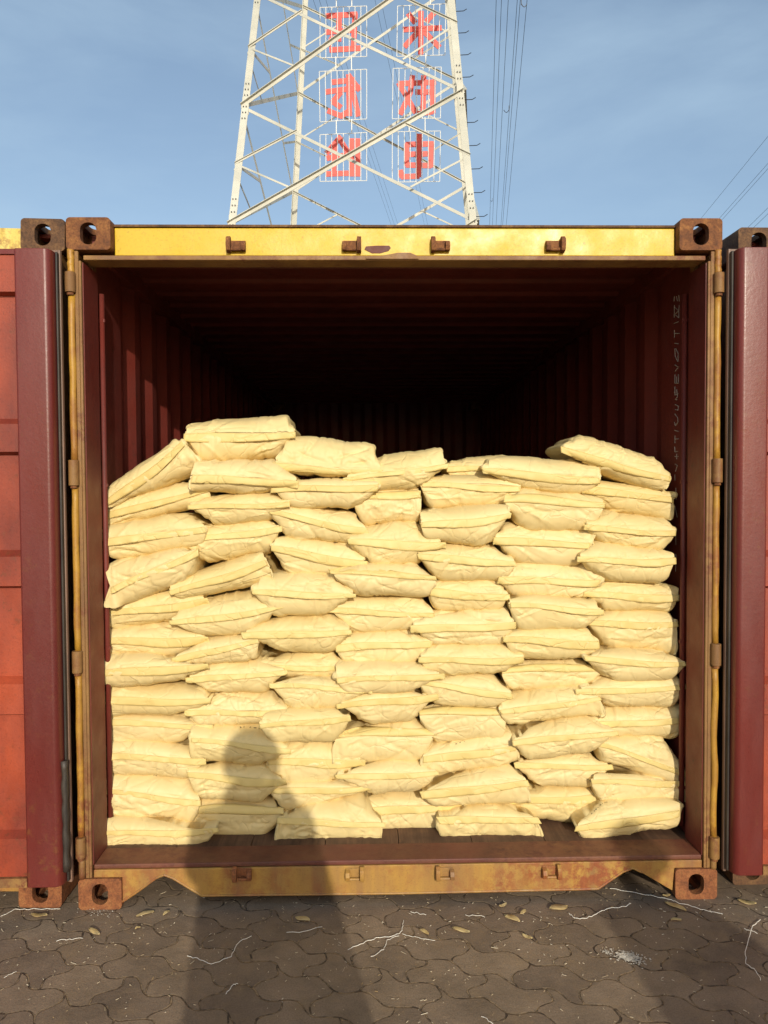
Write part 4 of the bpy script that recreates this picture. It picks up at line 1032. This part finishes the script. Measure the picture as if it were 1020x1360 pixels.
def person(loc, label, height, coat, arms_up, phone=True):
    e = empty('person', loc); tag(e, label, 'person')
    k_ = height / 1.78
    P = {'pel': (0, 0, .98), 'bel': (0, .0, 1.10), 'che': (0, 0, 1.30), 'nk': (0, .005, 1.485), 'hd': (0, .015, 1.56)}
    names = list(P); pts = [P[n] for n in names]; E_ = [(0, 1), (1, 2), (2, 3), (3, 4)]; rad = [(.20, .14), (.19, .135), (.205, .13), (.062, .062), (.055, .055)]
    def addv(p, r_, pr): pts.append(p); rad.append((r_, r_)); E_.append((pr, len(pts) - 1)); return len(pts) - 1
    for s_ in (-1, 1):
        hip = addv((s_ * .11, 0, .88), .115, 0); kn = addv((s_ * .13, .02, .50), .072, hip); an = addv((s_ * .14, -.02, .11), .052, kn)
        ball = addv((s_ * .15, .10, .045), .042, an); addv((s_ * .155, .19, .035), .030, ball)
        sh = addv((s_ * .185, 0, 1.42), .070, 2)
        if arms_up:
            el = addv((s_ * .20, .13, 1.16), .056, sh); wr = addv((s_ * .13, .22, 1.40), .036, el); hand = addv((s_ * .085, .255, 1.455), .030, wr)
        else:
            el = addv((s_ * .25, .0, 1.13), .052, sh); wr = addv((s_ * .25, .07, .88), .034, el); hand = addv((s_ * .25, .09, .80), .032, wr)
    pts = [(a * k_, b * k_, c_ * k_) for a, b, c_ in pts]
    body = skinned('body', pts, E_, [(a * k_, b * k_) for a, b in rad], MAT['skin'], e)
    # clothes: slightly larger shells over torso/arms and legs
    ct = [0, 1, 2]; cp = [(0, 0, .80), (0, 0, .98), (0, 0, 1.12), (0, 0, 1.28), (0, .0, 1.42)]; cr_ = [(.19, .14), (.19, .14), (.18, .13), (.18, .13), (.09, .09)] if arms_up else [(.235, .17), (.228, .165), (.215, .155), (.215, .145), (.11, .09)]; ce = [(0, 1), (1, 2), (2, 3), (3, 4)]
    if arms_up:
        secs = [(.56, .285, .17, .085), (.90, .283, .17, .08), (1.05, .270, .165, .065), (1.17, .255, .16, .055), (1.29, .245, .155, .035), (1.37, .235, .15, .015), (1.42, .205, .14, .0), (1.455, .150, .12, -.005), (1.48, .105, .11, -.005), (1.57, .100, .105, -.003)]
        bm = nb(); rings = []
        for z_, wx, wy, cx_ in secs:
            rings.append([bm.verts.new(((cx_ + wx * math.copysign(abs(math.cos(a)) ** .8, math.cos(a))), wy * math.copysign(abs(math.sin(a)) ** .8, math.sin(a)), z_)) for a in [2 * math.pi * q / 40 for q in range(40)]])
        for i in range(len(rings) - 1):
            for q in range(40): bm.faces.new((rings[i][q], rings[i][(q + 1) % 40], rings[i + 1][(q + 1) % 40], rings[i + 1][q]))
        lc = obj('long_coat', bm, MAT[coat], e, smooth=True); lc.modifiers.new('ss', 'SUBSURF').render_levels = 1; thick(lc, .006)
    for s_ in (-1, 1):
        a0 = len(cp); cp.append((s_ * .185, 0, 1.41)); cr_.append((.082, .082)); ce.append((3, a0))
        if arms_up: cp += [(s_ * .20, .13, 1.16), (s_ * .145, .205, 1.37)]
        else: cp += [(s_ * .25, 0, 1.13), (s_ * .25, .065, .90)]
        cr_ += [(.075, .075), (.050, .050)] if arms_up else [(.070, .070), (.046, .046)]; ce += [(a0, a0 + 1), (a0 + 1, a0 + 2)]
    skinned('coat', [(a * k_, b * k_, c_ * k_) for a, b, c_ in cp], ce, [(a * k_, b * k_) for a, b in cr_], MAT[coat], e)
    tp = [(0, 0, .93)]; tr2 = [(.17, .13)]; te = []
    for s_ in (-1, 1):
        a0 = len(tp); tp += [(s_ * .11, 0, .82), (s_ * .13, .02, .50), (s_ * .14, -.02, .12)]; tr2 += [(.125, .125), (.088, .088), (.078, .078)]; te += [(0, a0), (a0, a0 + 1), (a0 + 1, a0 + 2)]
    skinned('trousers', [(a * k_, b * k_, c_ * k_) for a, b, c_ in tp], te, [(a * k_, b * k_) for a, b in tr2], MAT['trousers'], e)
    hc = Vector((0, .03, 1.655)) * k_
    bmh = head_mesh(hc, e, MAT['skin'], .235 * k_); ho = obj('head', bmh, MAT['skin'], e, smooth=True)
    bm = nb(); bmesh.ops.create_uvsphere(bm, u_segments=28, v_segments=18, radius=1)
    geom = [v for v in bm.verts if v.co.z < -.35 or (v.co.y > .45 and v.co.z < .45)]
    bmesh.ops.delete(bm, geom=geom, context='VERTS')
    for v in bm.verts: v.co = Vector((v.co.x * (.112 if arms_up else .09), v.co.y * .110 - .004, v.co.z * .130)) * k_ + hc
    thick(obj('hair', bm, MAT['hair'], e, smooth=True), .006)
    # hands: five fingers each
    for s_ in (-1, 1):
        if arms_up: pal = Vector((s_ * .085, .262, 1.462)) * k_; dr = Vector((-s_ * .55, .45, .45)).normalized(); sd_ = Vector((0, -.5, .85)).normalized()
        else: pal = Vector((s_ * .25, .095, .79)) * k_; dr = Vector((0, .15, -1)).normalized(); sd_ = Vector((0, 1, .1)).normalized()
        hp = [tuple(pal), tuple(pal + dr * .045)]; hr = [(.030, .016), (.034, .014)]; he = [(0, 1)]
        for q, (off, ln_) in enumerate(((-.030, .055), (-.010, .068), (.010, .064), (.028, .050))):
            i0 = len(hp); b0 = pal + dr * .055 + sd_ * off; curl = Vector((-s_, 0, 0)) if not arms_up else Vector((0, .4, .3))
            hp += [tuple(b0), tuple(b0 + dr * ln_ * .5 + curl * .006), tuple(b0 + dr * ln_ * .9 + curl * .022)]; hr += [(.010, .010), (.009, .009), (.007, .007)]; he += [(1, i0), (i0, i0 + 1), (i0 + 1, i0 + 2)]
        i0 = len(hp); tb = pal + sd_ * .035; hp += [tuple(tb), tuple(tb + sd_ * .02 + dr * .035)]; hr += [(.012, .012), (.009, .009)]; he += [(0, i0), (i0, i0 + 1)]
        skinned('hand', hp, he, hr, MAT['skin'], e, sub=1)
    return e
back = -sun_travel
def foot_for(px, py, y_sh, h_top, y_person):
    """ground position of someone whose point at height h_top drops its shadow where the photo shows it"""
    q = Vector(on_y(px, py, y_sh)); t = (y_person - q.y) / back.y; r_ = q + back * t; return r_
q = foot_for(336, 1010, .25, 0, -3.20)
person((q.x - .005, -3.235, 0), 'person in a dark coat behind the camera holding up a phone to photograph the sacks', max(1.70, min(1.84, q.z / 1.655 * 1.78)), 'coat', True)
q2 = foot_for(868, 1100, .25, 0, -4.15)
person((q2.x - .15, -4.2, 0), 'person in a grey coat standing well behind the camera on its right', 1.74, 'coat2', False)
bm = B(-.038, .038, .0, .009, -.075, .075); o = obj('phone', bm, MAT['phone'], loc=(CAM[0], CAM[1] - .022, CAM[2] - .03), bevel=.003)
tag(o, 'black phone held up in both hands of the person behind the camera', 'phone')
obj('phone_screen', B(-.034, .034, -.0012, -.0002, -.070, .070), MAT['wire'], o)
print('sacks', sum(len(s) for _, s in COLS) + 1, 'person h', q.z)
